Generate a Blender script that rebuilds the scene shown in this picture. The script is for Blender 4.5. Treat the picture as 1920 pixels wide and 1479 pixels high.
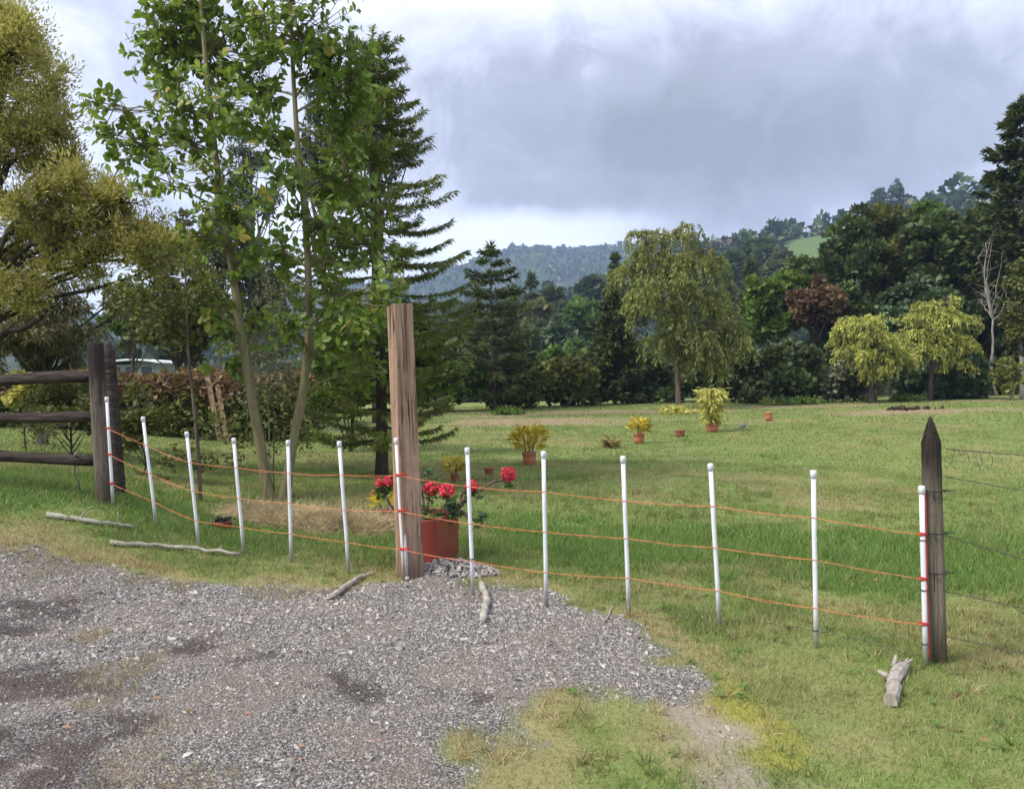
import bpy, bmesh, math
import numpy as np
from mathutils import Matrix, Vector

for o in list(bpy.data.objects):
    bpy.data.objects.remove(o)
scene = bpy.context.scene
COL = scene.collection
rad = math.radians

# ------------------------------------------------------------------ camera
FPX, CX, CY = 1450.0, 960.0, 739.5           # focal length and centre in photo pixels
PITCH, ROLL = rad(1.17), rad(1.4)
CAM = np.array([0.0, 0.0, 1.6])
_F = np.array([0, math.cos(PITCH), -math.sin(PITCH)])
_U0 = np.array([0, math.sin(PITCH), math.cos(PITCH)])
_R0 = np.array([1.0, 0, 0])
_R = math.cos(ROLL) * _R0 - math.sin(ROLL) * _U0
_U = math.cos(ROLL) * _U0 + math.sin(ROLL) * _R0
cd = bpy.data.cameras.new('camera')
cam = bpy.data.objects.new('camera', cd)
COL.objects.link(cam)
cd.sensor_fit = 'HORIZONTAL'
cd.sensor_width = 36.0
cd.lens = 36.0 * FPX / 1920.0
cd.clip_start = 0.05
cd.clip_end = 9000.0
M = Matrix(((_R[0], _U[0], -_F[0], CAM[0]), (_R[1], _U[1], -_F[1], CAM[1]),
            (_R[2], _U[2], -_F[2], CAM[2]), (0, 0, 0, 1)))
cam.matrix_world = M
scene.camera = cam

# ------------------------------------------------------------------ sky and sun
SUN_FROM = Vector((-0.80, -0.42, 1.0)).normalized()      # direction towards the sun
SUN_EL = math.asin(SUN_FROM.z)
SUN_ROT = math.atan2(SUN_FROM.x, SUN_FROM.y)
world = bpy.data.worlds.new('World')
scene.world = world
world.use_nodes = True
nt = world.node_tree
nt.nodes.clear()


def nd(tree, kind, **kw):
    n = tree.nodes.new(kind)
    for k, v in kw.items():
        if k in ('x', 'y'):
            continue
        if hasattr(n, k):
            setattr(n, k, v)
    return n


def val(tree, sock, v):
    if isinstance(v, bpy.types.NodeSocket):
        tree.links.new(v, sock)
    else:
        sock.default_value = v


def mth(tree, op, a, b=None, c=None, clamp=False):
    n = tree.nodes.new('ShaderNodeMath')
    n.operation = op
    n.use_clamp = clamp
    val(tree, n.inputs[0], a)
    if b is not None:
        val(tree, n.inputs[1], b)
    if c is not None:
        val(tree, n.inputs[2], c)
    return n.outputs[0]


def mixc(tree, f, a, b, blend='MIX'):
    n = tree.nodes.new('ShaderNodeMix')
    n.data_type = 'RGBA'
    n.blend_type = blend
    val(tree, n.inputs[0], f)
    for s, v in ((n.inputs[6], a), (n.inputs[7], b)):
        if isinstance(v, bpy.types.NodeSocket):
            tree.links.new(v, s)
        else:
            s.default_value = (*v, 1.0) if len(v) == 3 else v
    return n.outputs[2]


def noise(tree, vec, scale, detail=4, rough=0.55, dist=0.0, out=0):
    n = tree.nodes.new('ShaderNodeTexNoise')
    if vec is not None:
        tree.links.new(vec, n.inputs['Vector'])
    n.inputs['Scale'].default_value = scale
    n.inputs['Detail'].default_value = detail
    n.inputs['Roughness'].default_value = rough
    n.inputs['Distortion'].default_value = dist
    return n.outputs[out]


def ramp(tree, f, stops, interp='LINEAR'):
    n = tree.nodes.new('ShaderNodeValToRGB')
    n.color_ramp.interpolation = interp
    els = n.color_ramp.elements
    while len(els) > 1:
        els.remove(els[-1])
    for i, (p, c) in enumerate(stops):
        e = els[0] if i == 0 else els.new(p)
        e.position = p
        e.color = (*c, 1.0) if hasattr(c, '__len__') and len(c) == 3 else (c, c, c, 1.0)
    val(tree, n.inputs[0], f)
    return n.outputs[0]


def remap(tree, f, a, b, c=0.0, d=1.0):
    n = tree.nodes.new('ShaderNodeMapRange')
    n.interpolation_type = 'SMOOTHSTEP'
    val(tree, n.inputs[0], f)
    n.inputs[1].default_value = a
    n.inputs[2].default_value = b
    n.inputs[3].default_value = c
    n.inputs[4].default_value = d
    return n.outputs[0]


sky = nd(nt, 'ShaderNodeTexSky', sky_type='NISHITA', sun_disc=False)
sky.sun_elevation = SUN_EL
sky.sun_rotation = SUN_ROT
sky.altitude = 2000.0
tc = nd(nt, 'ShaderNodeTexCoord')
sep = nd(nt, 'ShaderNodeSeparateXYZ')
nt.links.new(tc.outputs['Generated'], sep.inputs[0])
zc = mth(nt, 'MAXIMUM', sep.outputs[2], 0.0)
zz = mth(nt, 'ADD', zc, 0.16)
comb = nd(nt, 'ShaderNodeCombineXYZ')          # the cloud deck seen in perspective
nt.links.new(mth(nt, 'DIVIDE', sep.outputs[0], zz), comb.inputs[0])
nt.links.new(mth(nt, 'DIVIDE', sep.outputs[1], zz), comb.inputs[1])
comb.inputs[2].default_value = 3.7
n1 = noise(nt, comb.outputs[0], 0.55, 7, 0.52, 0.25)
n2 = noise(nt, tc.outputs['Generated'], 4.2, 6, 0.55, 0.4)
n3 = noise(nt, tc.outputs['Generated'], 11.0, 7, 0.65, 0.6)
# a heavy grey bank of cloud lying over the valley, ragged by the noise
bx = mth(nt, 'DIVIDE', mth(nt, 'SUBTRACT', sep.outputs[0], 0.22), 0.38)
bz = mth(nt, 'DIVIDE', mth(nt, 'SUBTRACT', sep.outputs[2], mth(nt, 'MULTIPLY_ADD', sep.outputs[0], -0.05, 0.292)), 0.125)
bd = mth(nt, 'SQRT', mth(nt, 'ADD', mth(nt, 'POWER', mth(nt, 'ABSOLUTE', bx), 2.0), mth(nt, 'POWER', mth(nt, 'ABSOLUTE', bz), 2.0)))
bank = remap(nt, mth(nt, 'ADD', bd, mth(nt, 'MULTIPLY', mth(nt, 'SUBTRACT', n2, 0.5), 1.7)), 0.15, 1.55, 1.0, 0.0)
bank = mth(nt, 'MULTIPLY', bank, remap(nt, sep.outputs[1], 0.0, 0.4))
thick = mth(nt, 'ADD', mth(nt, 'MULTIPLY', n1, 0.50), mth(nt, 'MULTIPLY', n2, 0.28))
thick = mth(nt, 'ADD', thick, mth(nt, 'MULTIPLY', n3, 0.22))
dark = mth(nt, 'ADD', mth(nt, 'MULTIPLY', remap(nt, thick, 0.43, 0.60), 0.46), mth(nt, 'MULTIPLY', bank, 0.78), clamp=True)
gap = mth(nt, 'MULTIPLY', remap(nt, mth(nt, 'ABSOLUTE', mth(nt, 'SUBTRACT', mth(nt, 'ADD', sep.outputs[2], mth(nt, 'MULTIPLY', mth(nt, 'SUBTRACT', n2, 0.5), 0.09)), 0.172)), 0.010, 0.050, 1.0, 0.0), remap(nt, mth(nt, 'ABSOLUTE', mth(nt, 'SUBTRACT', sep.outputs[0], 0.03)), 0.06, 0.26, 1.0, 0.0))
gap = mth(nt, 'MULTIPLY', gap, remap(nt, sep.outputs[1], 0.0, 0.4))
dark = mth(nt, 'MULTIPLY', dark, mth(nt, 'SUBTRACT', 1.0, mth(nt, 'MULTIPLY', gap, 0.75)))
cloud = ramp(nt, dark, [(0.0, (8.8, 9.2, 10.6)), (0.28, (6.0, 6.3, 7.7)), (0.60, (3.4, 3.6, 4.5)), (1.0, (2.25, 2.35, 2.9))])
cover = mth(nt, 'ADD', remap(nt, n1, 0.30, 0.48, 0.80, 0.96), mth(nt, 'MULTIPLY', bank, 0.1), clamp=True)
skycol = mixc(nt, cover, sky.outputs[0], cloud)
bg = nd(nt, 'ShaderNodeBackground')
bg.inputs[1].default_value = 0.105
nt.links.new(skycol, bg.inputs[0])
wo = nd(nt, 'ShaderNodeOutputWorld')
nt.links.new(bg.outputs[0], wo.inputs[0])

sd = bpy.data.lights.new('sun', 'SUN')
sd.energy = 3.0
sd.angle = rad(18)
sd.color = (1.0, 0.95, 0.86)
sun = bpy.data.objects.new('sun', sd)
COL.objects.link(sun)
sun.location = (-30, -15, 40)
sun.rotation_euler = (-SUN_FROM).to_track_quat('-Z', 'Y').to_euler()

vs = scene.view_settings
vs.view_transform = 'Standard'
vs.look = 'None'
vs.gamma = 1.0
vs.use_curve_mapping = False
vs.exposure = 0.70
cy = scene.cycles
cy.max_bounces = 6
cy.diffuse_bounces = 3
cy.glossy_bounces = 2
cy.transmission_bounces = 3
cy.volume_bounces = 0
cy.transparent_max_bounces = 4
cy.use_denoising = True
cy.caustics_reflective = False
cy.caustics_refractive = False

# ------------------------------------------------------------------ numeric helpers
_pr = np.random.RandomState(5)
_tab = _pr.rand(512, 512)


def vnoise(x, y, s=1.0, seed=0):
    """smooth value noise 0..1"""
    x = np.asarray(x, float) / s + 31.7 * seed + 1000
    y = np.asarray(y, float) / s + 17.3 * seed + 1000
    xi, yi = np.floor(x).astype(int), np.floor(y).astype(int)
    fx, fy = x - xi, y - yi
    fx = fx * fx * (3 - 2 * fx)
    fy = fy * fy * (3 - 2 * fy)
    a = _tab[xi % 512, yi % 512]
    b = _tab[(xi + 1) % 512, yi % 512]
    c = _tab[xi % 512, (yi + 1) % 512]
    d = _tab[(xi + 1) % 512, (yi + 1) % 512]
    return (a * (1 - fx) + b * fx) * (1 - fy) + (c * (1 - fx) + d * fx) * fy


def fbm(x, y, s=1.0, seed=0, o=4):
    t, a, n = 0, 1.0, 0
    for i in range(o):
        t = t + a * vnoise(x, y, s / 2 ** i, seed + i)
        n += a
        a *= 0.55
    return t / n


def sstep(a, b, x):
    t = np.clip((np.asarray(x, float) - a) / (b - a), 0, 1)
    return t * t * (3 - 2 * t)


def horizon(px):
    return 710.0 - 0.02444 * (np.asarray(px, float) - 960.0)


H1X = [-900, 0, 600, 820, 900, 1000, 1100, 1180, 1310, 1400, 1500, 1600, 1720, 1850, 2100, 2700]
H1Y = [660, 656, 645, 590, 570, 560, 545, 525, 482, 464, 440, 420, 398, 378, 345, 335]
H2X = [-900, 0, 200, 600, 780, 830, 880, 930, 975, 1020, 1050, 1100, 1180, 1250, 1400, 1600, 2000, 2700]
H2Y = [600, 606, 602, 566, 532, 517, 510, 492, 479, 477, 483, 477, 475, 479, 470, 452, 440, 440]
D1, D2 = 520.0, 1650.0


def hgt(x, y):
    """height of the ground anywhere"""
    x = np.asarray(x, float)
    y = np.asarray(y, float)
    sc_ = 8.0 / np.maximum(8.0, y)
    xx = x * sc_
    left = np.interp(xx, [-40, -12, -8, -6, -5, -4.1, -3.6, -3.0, -2.4, -1.5], [.9, .8, .75, .65, .55, .39, .22, .08, .02, 0])
    left = left * sstep(3.8, 7.6, y)
    right = np.interp(xx, [-1, 0, 1, 2, 3, 5, 8, 20], [0, -.04, -.10, -.16, -.28, -.40, -.50, -.5])
    fade = sstep(8, 26, y)
    right = right * (1 - fade) + fade * np.where(xx > -1, -0.12, 0) * sstep(-1.5, 1, xx)
    h = left + right
    h = h + 0.22 * np.exp(-(((x - 4.9) / 1.3) ** 2 + ((y - 7.0) / 1.6) ** 2))
    h = h + 0.07 * np.exp(-(((x + 0.55) / 0.26) ** 2 + ((y - 6.45) / 0.22) ** 2))     # little gravel heap at the planter
    near = 1 - sstep(18, 60, np.hypot(x, y))
    h = h + 0.035 * (fbm(x, y, 1.6, 3) - 0.5) * near + 0.10 * (fbm(x, y, 9, 8) - 0.5) * sstep(9, 16, y)
    # valley and hills
    r = np.hypot(x, y)
    az = np.arctan2(x, np.maximum(y, 1e-3))
    px = 960 + 1450 * np.tan(np.clip(az, -1.0, 1.0))
    front = sstep(-0.2, 0.5, y / np.maximum(r, 1e-6))
    h = h - 9.0 * sstep(54, 140, r) * front
    hy = horizon(px)
    t1 = (hy - np.interp(px, H1X, H1Y)) / 1450.0
    t2 = (hy - np.interp(px, H2X, H2Y)) / 1450.0
    ca = np.cos(np.clip(az, -1.0, 1.0))
    top1 = np.maximum(t1 * ca * D1 - 6.0, 0) + 9
    top2 = np.maximum(t2 * ca * D2 - 3.0, 0) + 9
    n = fbm(x, y, 120, 11)
    e1 = sstep(120, D1, r) ** 1.15 * (1 - 0.75 * sstep(D1, 1000, r))
    e2 = sstep(620, D2, r) * (1 - 0.5 * sstep(D2, 2200, r))
    h = h + front * np.maximum(top1 * e1 * (0.93 + 0.14 * n), top2 * e2 * (0.95 + 0.1 * n))
    return h


def cpt(px, py, d):
    """point on the pixel's ray at depth d along the view axis"""
    return CAM + d * (_F + (px - CX) / FPX * _R - (py - CY) / FPX * _U)


def gp(px, py, dmax=140.0):
    """where the pixel's ray meets the ground"""
    d = np.exp(np.linspace(math.log(1.2), math.log(dmax), 3000))
    P = CAM[None] + d[:, None] * (_F + (px - CX) / FPX * _R - (py - CY) / FPX * _U)[None]
    below = P[:, 2] <= hgt(P[:, 0], P[:, 1])
    i = int(np.argmax(below)) if below.any() else len(d) - 1
    return P[i]


def onground(x, y, dz=0.0):
    return np.array([x, y, float(hgt(x, y)) + dz])


def depth_of(p):
    return float(np.dot(np.asarray(p) - CAM, _F))


def px_m(d):
    """metres per photo pixel at depth d"""
    return d / FPX


def sd_poly(P, poly):
    """signed distance to a polygon (negative inside)"""
    P = np.asarray(P, float)
    d = np.full(len(P), 1e9)
    ins = np.zeros(len(P), bool)
    n = len(poly)
    for i in range(n):
        a, b = poly[i], poly[(i + 1) % n]
        e = b - a
        w = P - a
        t = np.clip((w @ e) / max(e @ e, 1e-9), 0, 1)
        d = np.minimum(d, np.hypot(*(w - t[:, None] * e).T))
        c = ((a[1] > P[:, 1]) != (b[1] > P[:, 1]))
        with np.errstate(divide='ignore', invalid='ignore'):
            xi = (b[0] - a[0]) * (P[:, 1] - a[1]) / (b[1] - a[1]) + a[0]
        ins ^= c & (P[:, 0] < xi)
    return np.where(ins, -d, d)


# ------------------------------------------------------------------ mesh helpers
TRIS = [0]


def mk_mesh(name, V, faces, mats=(), smooth=False, attrs=None, mat_idx=None):
    """faces: list of int arrays (m,k)"""
    V = np.ascontiguousarray(V, dtype=np.float32)
    me = bpy.data.meshes.new(name)
    faces = [np.asarray(f, dtype=np.int32) for f in faces if len(f)]
    loops = np.concatenate([f.ravel() for f in faces])
    tot = np.concatenate([np.full(len(f), f.shape[1], np.int32) for f in faces])
    start = np.concatenate([[0], np.cumsum(tot)[:-1]]).astype(np.int32)
    me.vertices.add(len(V))
    me.vertices.foreach_set('co', V.ravel())
    me.loops.add(len(loops))
    me.loops.foreach_set('vertex_index', loops)
    me.polygons.add(len(tot))
    me.polygons.foreach_set('loop_start', start)
    me.polygons.foreach_set('loop_total', tot)
    me.polygons.foreach_set('use_smooth', np.full(len(tot), smooth, bool))
    for m in mats:
        me.materials.append(m)
    if mat_idx is not None:
        me.polygons.foreach_set('material_index', np.asarray(mat_idx, np.int32))
    if attrs:
        for k, a in attrs.items():
            at = me.attributes.new(k, 'FLOAT', 'POINT')
            at.data.foreach_set('value', np.asarray(a, np.float32))
    me.update(calc_edges=True)
    TRIS[0] += int((tot - 2).sum())
    return me


def link(name, me, parent=None, loc=None):
    o = bpy.data.objects.new(name, me)
    COL.objects.link(o)
    if parent is not None:
        o.parent = parent
    if loc is not None:
        o.location = loc
    return o


def tag(o, label=None, cat=None, group=None, kind=None):
    if label:
        o['label'] = label
    if cat:
        o['category'] = cat
    if group:
        o['group'] = group
    if kind:
        o['kind'] = kind
    return o


def thing(name, label, cat, loc, group=None):
    o = bpy.data.objects.new(name, None)
    o.empty_display_size = 0.2
    COL.objects.link(o)
    o.location = tuple(loc)
    return tag(o, label, cat, group)


class MB:
    """collects geometry in coordinates relative to `org`"""

    def __init__(self, org=(0, 0, 0)):
        self.V, self.F, self.n, self.org = [], [], 0, np.asarray(org, float)

    def add(self, V, *Fs):
        V = np.asarray(V, float) - self.org
        for F in Fs:
            self.F.append(np.asarray(F, int) + self.n)
        self.V.append(V)
        self.n += len(V)

    def tube(self, pts, rads, sides=8, jit=0.0, rng=None, cap=True):
        pts = np.asarray(pts, float)
        n = len(pts)
        rads = np.broadcast_to(np.asarray(rads, float), (n,)) if np.ndim(rads) < 1 else np.asarray(rads, float)
        t = np.gradient(pts, axis=0)
        t /= np.linalg.norm(t, axis=1)[:, None] + 1e-12
        ref = np.array([1.0, 0, 0]) if abs(t[0][0]) < 0.8 else np.array([0, 1.0, 0])
        a = np.cross(t, ref)
        a /= np.linalg.norm(a, axis=1)[:, None] + 1e-12
        b = np.cross(t, a)
        th = np.linspace(0, 2 * np.pi, sides, endpoint=False)
        rr = rads[:, None] * np.ones((1, sides))
        if jit and rng is not None:
            rr = rr * (1 + jit * rng.uniform(-1, 1, rr.shape))
        V = pts[:, None] + rr[..., None] * (np.cos(th)[None, :, None] * a[:, None] + np.sin(th)[None, :, None] * b[:, None])
        i = np.arange(n - 1)[:, None] * sides
        j = np.arange(sides)[None]
        jn = (j + 1) % sides
        Q = np.stack([i + j, i + sides + j, i + sides + jn, i + jn], -1).reshape(-1, 4)
        Fs = [Q]
        V = V.reshape(-1, 3)
        if cap:
            V = np.vstack([V, pts[0], pts[-1]])
            k = n * sides
            jj = np.arange(sides)
            Fs.append(np.stack([np.full(sides, k), jj, (jj + 1) % sides], -1))
            o = (n - 1) * sides
            Fs.append(np.stack([np.full(sides, k + 1), o + (jj + 1) % sides, o + jj], -1))
        self.add(V, *Fs)

    def lathe(self, prof, sides=20, c=(0, 0, 0)):
        prof = np.asarray(prof, float)
        th = np.linspace(0, 2 * np.pi, sides, endpoint=False)
        V = np.stack([prof[:, 0, None] * np.cos(th), prof[:, 0, None] * np.sin(th), prof[:, 1, None] * np.ones(sides)], -1).reshape(-1, 3) + np.asarray(c)
        n = len(prof)
        i = np.arange(n - 1)[:, None] * sides
        j = np.arange(sides)[None]
        jn = (j + 1) % sides
        self.add(V, np.stack([i + j, i + jn, i + sides + jn, i + sides + j], -1).reshape(-1, 4))

    def rep(self, tv, tfs, Rm, T):
        """replicate a template with matrices (N,3,3) and offsets (N,3)"""
        N, k = len(T), len(tv)
        V = np.einsum('nij,kj->nki', Rm, np.asarray(tv, float)) + np.asarray(T)[:, None]
        off = (np.arange(N) * k)[:, None, None]
        self.add(V.reshape(-1, 3), *[(np.asarray(f)[None] + off).reshape(-1, np.asarray(f).shape[1]) for f in tfs])

    def mesh(self, name, mats=(), smooth=False, attrs=None):
        by = {}
        for f in self.F:
            by.setdefault(f.shape[1], []).append(f)
        return mk_mesh(name, np.vstack(self.V), [np.vstack(v) for v in by.values()], mats, smooth, attrs)

    def build(self, name, mat, parent=None, smooth=False, loc=None, attrs=None):
        return link(name, self.mesh(name, [mat] if mat else [], smooth, attrs), parent, loc)


def norm(v):
    return v / (np.linalg.norm(v, axis=-1, keepdims=True) + 1e-9)


def frames(d, up):
    """(N,3,3) with columns x, y=d, z ~ up"""
    d = norm(d)
    x = norm(np.cross(d, up))
    z = np.cross(x, d)
    return np.stack([x, d, z], -1)


LEAF6 = (np.array([(0, 0, 0), (.17, .30, .05), (.25, .66, .04), (0, 1, -.06), (-.25, .66, .04), (-.17, .30, .05), (0, .5, -.02)]),
         [np.array([(0, 1, 6), (1, 2, 6), (2, 3, 6), (3, 4, 6), (4, 5, 6), (5, 0, 6)])])
LEAF4 = (np.array([(0, 0, 0), (.26, .5, .04), (0, 1, -.02), (-.26, .5, .04)]), [np.array([(0, 1, 2), (0, 2, 3)])])
NEEDLE = (np.array([(0, 0, 0), (.075, .45, 0), (0, 1, -.06), (-.075, .45, 0)]), [np.array([(0, 1, 2), (0, 2, 3)])])
TUFT = (np.array([(-.5, 0, 0), (.42, .1, .1), (.12, 1.0, 0), (-.30, .75, -.05)]), [np.array([(0, 1, 2), (0, 2, 3)])])


def rdir(rng, n):
    v = rng.normal(size=(n, 3))
    return norm(v)


def put_leaves(mb, rng, P, D, size, tmpl, spread=0.9, up=0.25, wid=1.0):
    """leaves at points P pointing roughly along D"""
    n = len(P)
    d = norm(D + spread * rdir(rng, n) + np.array([0, 0, up]))
    u = norm(rdir(rng, n) * 0.8 + np.array([0, 0, 0.9]) + 0.4 * D)
    s = size * rng.uniform(0.65, 1.3, n)
    Rm = frames(d, u) * s[:, None, None]
    Rm[:, :, 0] *= wid
    mb.rep(tmpl[0], tmpl[1], Rm, P)


def crown_clumps(rng, c, R, n, rel=0.3, shell=(0.35, 0.95), low=-0.55):
    d = rdir(rng, n * 3)
    d = d[d[:, 2] > low][:n]
    rr = rng.uniform(shell[0], shell[1], len(d))
    C = np.asarray(c) + d * np.asarray(R) * rr[:, None]
    m = np.mean(R)
    return C, m * rel * rng.uniform(0.6, 1.35, len(d))


def clump_leaves(mb, rng, C, r, n, size, tmpl, up=0.25, spread=0.9, flat=0.8, wid=1.0, hollow=0.55, gauss=0.0):
    w = r ** 2
    k = rng.choice(len(C), n, p=w / w.sum())
    d = rdir(rng, n)
    q = 1 - (1 - hollow) * rng.rand(n) ** 0.8
    q = np.where(rng.rand(n) < 0.25, rng.rand(n), q) * rng.uniform(0.75, 1.18, n)
    if gauss:
        q = np.minimum(np.abs(rng.normal(0, gauss, n)), 1.45 * rng.rand(n) ** .3)
    P = C[k] + d * (r[k] * q)[:, None] * np.array([1, 1, flat])
    put_leaves(mb, rng, P, d, size, tmpl, spread, up, wid)


def bend(a, b, rng, sag=0.12, n=6, up=0.0):
    a, b = np.asarray(a, float), np.asarray(b, float)
    L = np.linalg.norm(b - a)
    t = np.linspace(0, 1, n)[:, None]
    off = rdir(rng, 1)[0] * L * sag + np.array([0, 0, up * L])
    p = a + (b - a) * t + off * (4 * t * (1 - t))
    p[1:-1] += rng.normal(size=(n - 2, 3)) * L * 0.015
    return p


# ------------------------------------------------------------------ materials
def new_mat(name):
    m = bpy.data.materials.new(name)
    m.use_nodes = True
    t = m.node_tree
    t.nodes.clear()
    out = t.nodes.new('ShaderNodeOutputMaterial')
    return m, t, out


def bsdf(t, out, col, rough=0.7, spec=0.3, bump=None, bstr=0.3, bdist=0.01):
    b = t.nodes.new('ShaderNodeBsdfPrincipled')
    val(t, b.inputs['Base Color'], col if isinstance(col, bpy.types.NodeSocket) else (*col, 1.0))
    val(t, b.inputs['Roughness'], rough)
    b.inputs['Specular IOR Level'].default_value = spec
    if bump is not None:
        bp = t.nodes.new('ShaderNodeBump')
        bp.inputs['Strength'].default_value = bstr
        bp.inputs['Distance'].default_value = bdist
        t.links.new(bump, bp.inputs['Height'])
        t.links.new(bp.outputs[0], b.inputs['Normal'])
    if out is not None:
        t.links.new(b.outputs[0], out.inputs[0])
    return b


def objco(t):
    return t.nodes.new('ShaderNodeTexCoord').outputs['Object']


def foliage(name, cols, transl=0.28, rough=0.5, spec=0.28, nscale=0.8, nvar=0.45, by_object=False, attr=None, attr_col=None, attr2=None, attr2_col=None):
    m, t, out = new_mat(name)
    if by_object:
        r = t.nodes.new('ShaderNodeObjectInfo').outputs['Random']
        co = t.nodes.new('ShaderNodeNewGeometry').outputs['Position']
    else:
        g = t.nodes.new('ShaderNodeNewGeometry')
        r = g.outputs['Random Per Island']
        co = objco(t)
    st = [(i / max(1, len(cols) - 1), c) for i, c in enumerate(cols)]
    c = ramp(t, r, st)
    n = noise(t, co, nscale, 3, 0.5)
    k = remap(t, n, 0.3, 0.7, 1.0 - nvar, 1.0 + nvar)
    hs = t.nodes.new('ShaderNodeHueSaturation')
    t.links.new(k, hs.inputs['Value'])
    t.links.new(c, hs.inputs['Color'])
    c = hs.outputs[0]
    if attr:
        a = t.nodes.new('ShaderNodeAttribute')
        a.attribute_name = attr
        c = mixc(t, a.outputs['Fac'], c, ramp(t, r, attr_col))
    if attr2:
        a = t.nodes.new('ShaderNodeAttribute')
        a.attribute_name = attr2
        c = mixc(t, a.outputs['Fac'], c, ramp(t, r, attr2_col))
    b = bsdf(t, None, c, rough, spec)
    tr = t.nodes.new('ShaderNodeBsdfTranslucent')
    t.links.new(mixc(t, 0.35, c, (0.25, 0.30, 0.03), 'MIX'), tr.inputs[0])
    mx = t.nodes.new('ShaderNodeMixShader')
    mx.inputs[0].default_value = transl
    t.links.new(b.outputs[0], mx.inputs[1])
    t.links.new(tr.outputs[0], mx.inputs[2])
    t.links.new(mx.outputs[0], out.inputs[0])
    return m


def bark(name, a, b_, scale=9.0, stretch=0.18, lichen=None):
    m, t, out = new_mat(name)
    mp = t.nodes.new('ShaderNodeMapping')
    t.links.new(objco(t), mp.inputs[0])
    mp.inputs['Scale'].default_value = (1, 1, stretch)
    n = noise(t, mp.outputs[0], scale, 6, 0.65, 0.4)
    c = mixc(t, remap(t, n, 0.32, 0.68), a, b_)
    if lichen:
        l = noise(t, objco(t), 3.2, 5, 0.6)
        c = mixc(t, mth(t, 'MULTIPLY', remap(t, l, 0.5, 0.62), 0.7), c, lichen)
    bsdf(t, out, c, 0.9, 0.15, n, 0.7, 0.02)
    return m


def plain(name, col, rough=0.6, var=0.12, scale=12, spec=0.4, bstr=0.15, dirt=None):
    m, t, out = new_mat(name)
    n = noise(t, objco(t), scale, 5, 0.6)
    lo = tuple(c * (1 - var) for c in col)
    hi = tuple(min(1, c * (1 + var)) for c in col)
    c = mixc(t, n, lo, hi)
    if dirt:
        d = noise(t, objco(t), scale * 0.35, 6, 0.7, 0.5)
        c = mixc(t, mth(t, 'MULTIPLY', remap(t, d, 0.48, 0.72), 0.75), c, dirt)
    bsdf(t, out, c, rough, spec, n, bstr, 0.004)
    return m


M_ = {}
M_['bark_slim'] = bark('bark_slim', (.135, .115, .060), (.25, .215, .115), 14, 0.12, (.20, .20, .09))
M_['bark_dark'] = bark('bark_dark', (.035, .028, .022), (.085, .068, .052), 12)
M_['bark_brown'] = bark('bark_brown', (.075, .055, .04), (.17, .13, .10), 10)
M_['bark_pale'] = bark('bark_pale', (.20, .175, .15), (.38, .34, .30), 8)
M_['bark_grey'] = bark('bark_grey', (.16, .14, .12), (.30, .27, .24), 12)

# ------------------------------------------------------------------ ground masks (shared by sheet, stones and grass)
GPX = [(-700, 968), (-300, 985), (0, 1003), (60, 1040), (180, 1066), (340, 1090), (480, 1098), (600, 1112), (720, 1102), (776, 1082),
       (800, 1066), (850, 1060), (884, 1086), (940, 1112), (1080, 1138), (1160, 1160), (1172, 1200), (1200, 1250), (1262, 1282),
       (1262, 1300), (1200, 1304), (1150, 1290), (1100, 1306), (1050, 1308), (1000, 1350), (930, 1400), (900, 1455), (880, 1500)]
GPOLY = np.array([gp(*p)[:2] for p in GPX] + [(-0.5, 1.0), (-0.9, -8.0), (-16, -8.0), (-16, 6.5)])
SOIL = np.array([gp(*p)[:2] for p in [(1190, 1246), (1262, 1278), (1330, 1350), (1400, 1400), (1440, 1440), (1470, 1500), (1390, 1500), (1345, 1430), (1270, 1370), (1200, 1300)]])
LUSH = np.array([gp(*p)[:2] for p in [(880, 975), (1000, 968), (1300, 985), (1600, 1000), (2100, 1000), (2100, 1110), (1700, 1105), (1400, 1068), (1150, 1062), (890, 1040)]])
LUSH2 = np.array([gp(*p)[:2] for p in [(-200, 885), (120, 885), (260, 905), (420, 960), (740, 1000), (740, 1065), (500, 1050), (300, 1010), (150, 960), (-200, 945)]])
MOSS = [gp(*p) for p in [(1420, 1385), (1455, 1420), (1400, 1350), (1350, 1290)]]
BARE_FAR = [(1020, 790, 5.5, 3.5), (1100, 775, 5, 3.0), (1700, 772, 5, 2.4), (1260, 772, 4, 1.6), (1480, 762, 8, 1.6), (1880, 752, 7, 2.0), (930, 780, 4, 2)]
DRYTUFT = [(225, 1265, .24), (205, 1310, .18), (285, 1360, .10), (250, 1445, .22), (340, 1465, .2), (165, 1195, .10), (345, 1098, .16), (560, 1105, .25), (500, 1108, .2), (300, 1085, .25), (120, 1060, .3), (640, 1100, .2), (20, 1020, .3)]
WET = [(370, 1212, .22), (430, 1250, .16), (660, 1285, .22), (500, 1230, .14), (700, 1300, .14), (900, 1310, .16), (20, 1160, .5), (40, 1290, .5), (30, 1420, .6)]  # wet patches, then three broad darker zones along the left edge
BARE_FAR_W = [(gp(a, b), c, d) for a, b, c, d in BARE_FAR]
DRYTUFT_W = [(gp(a, b), c) for a, b, c in DRYTUFT]
DARK_PATCH_W = [(gp(a, b), c) for a, b, c in WET]


STRAW_W = [gp(*p) for p in [(520, 985), (590, 992), (650, 1000), (470, 975), (700, 1003)]]


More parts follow.
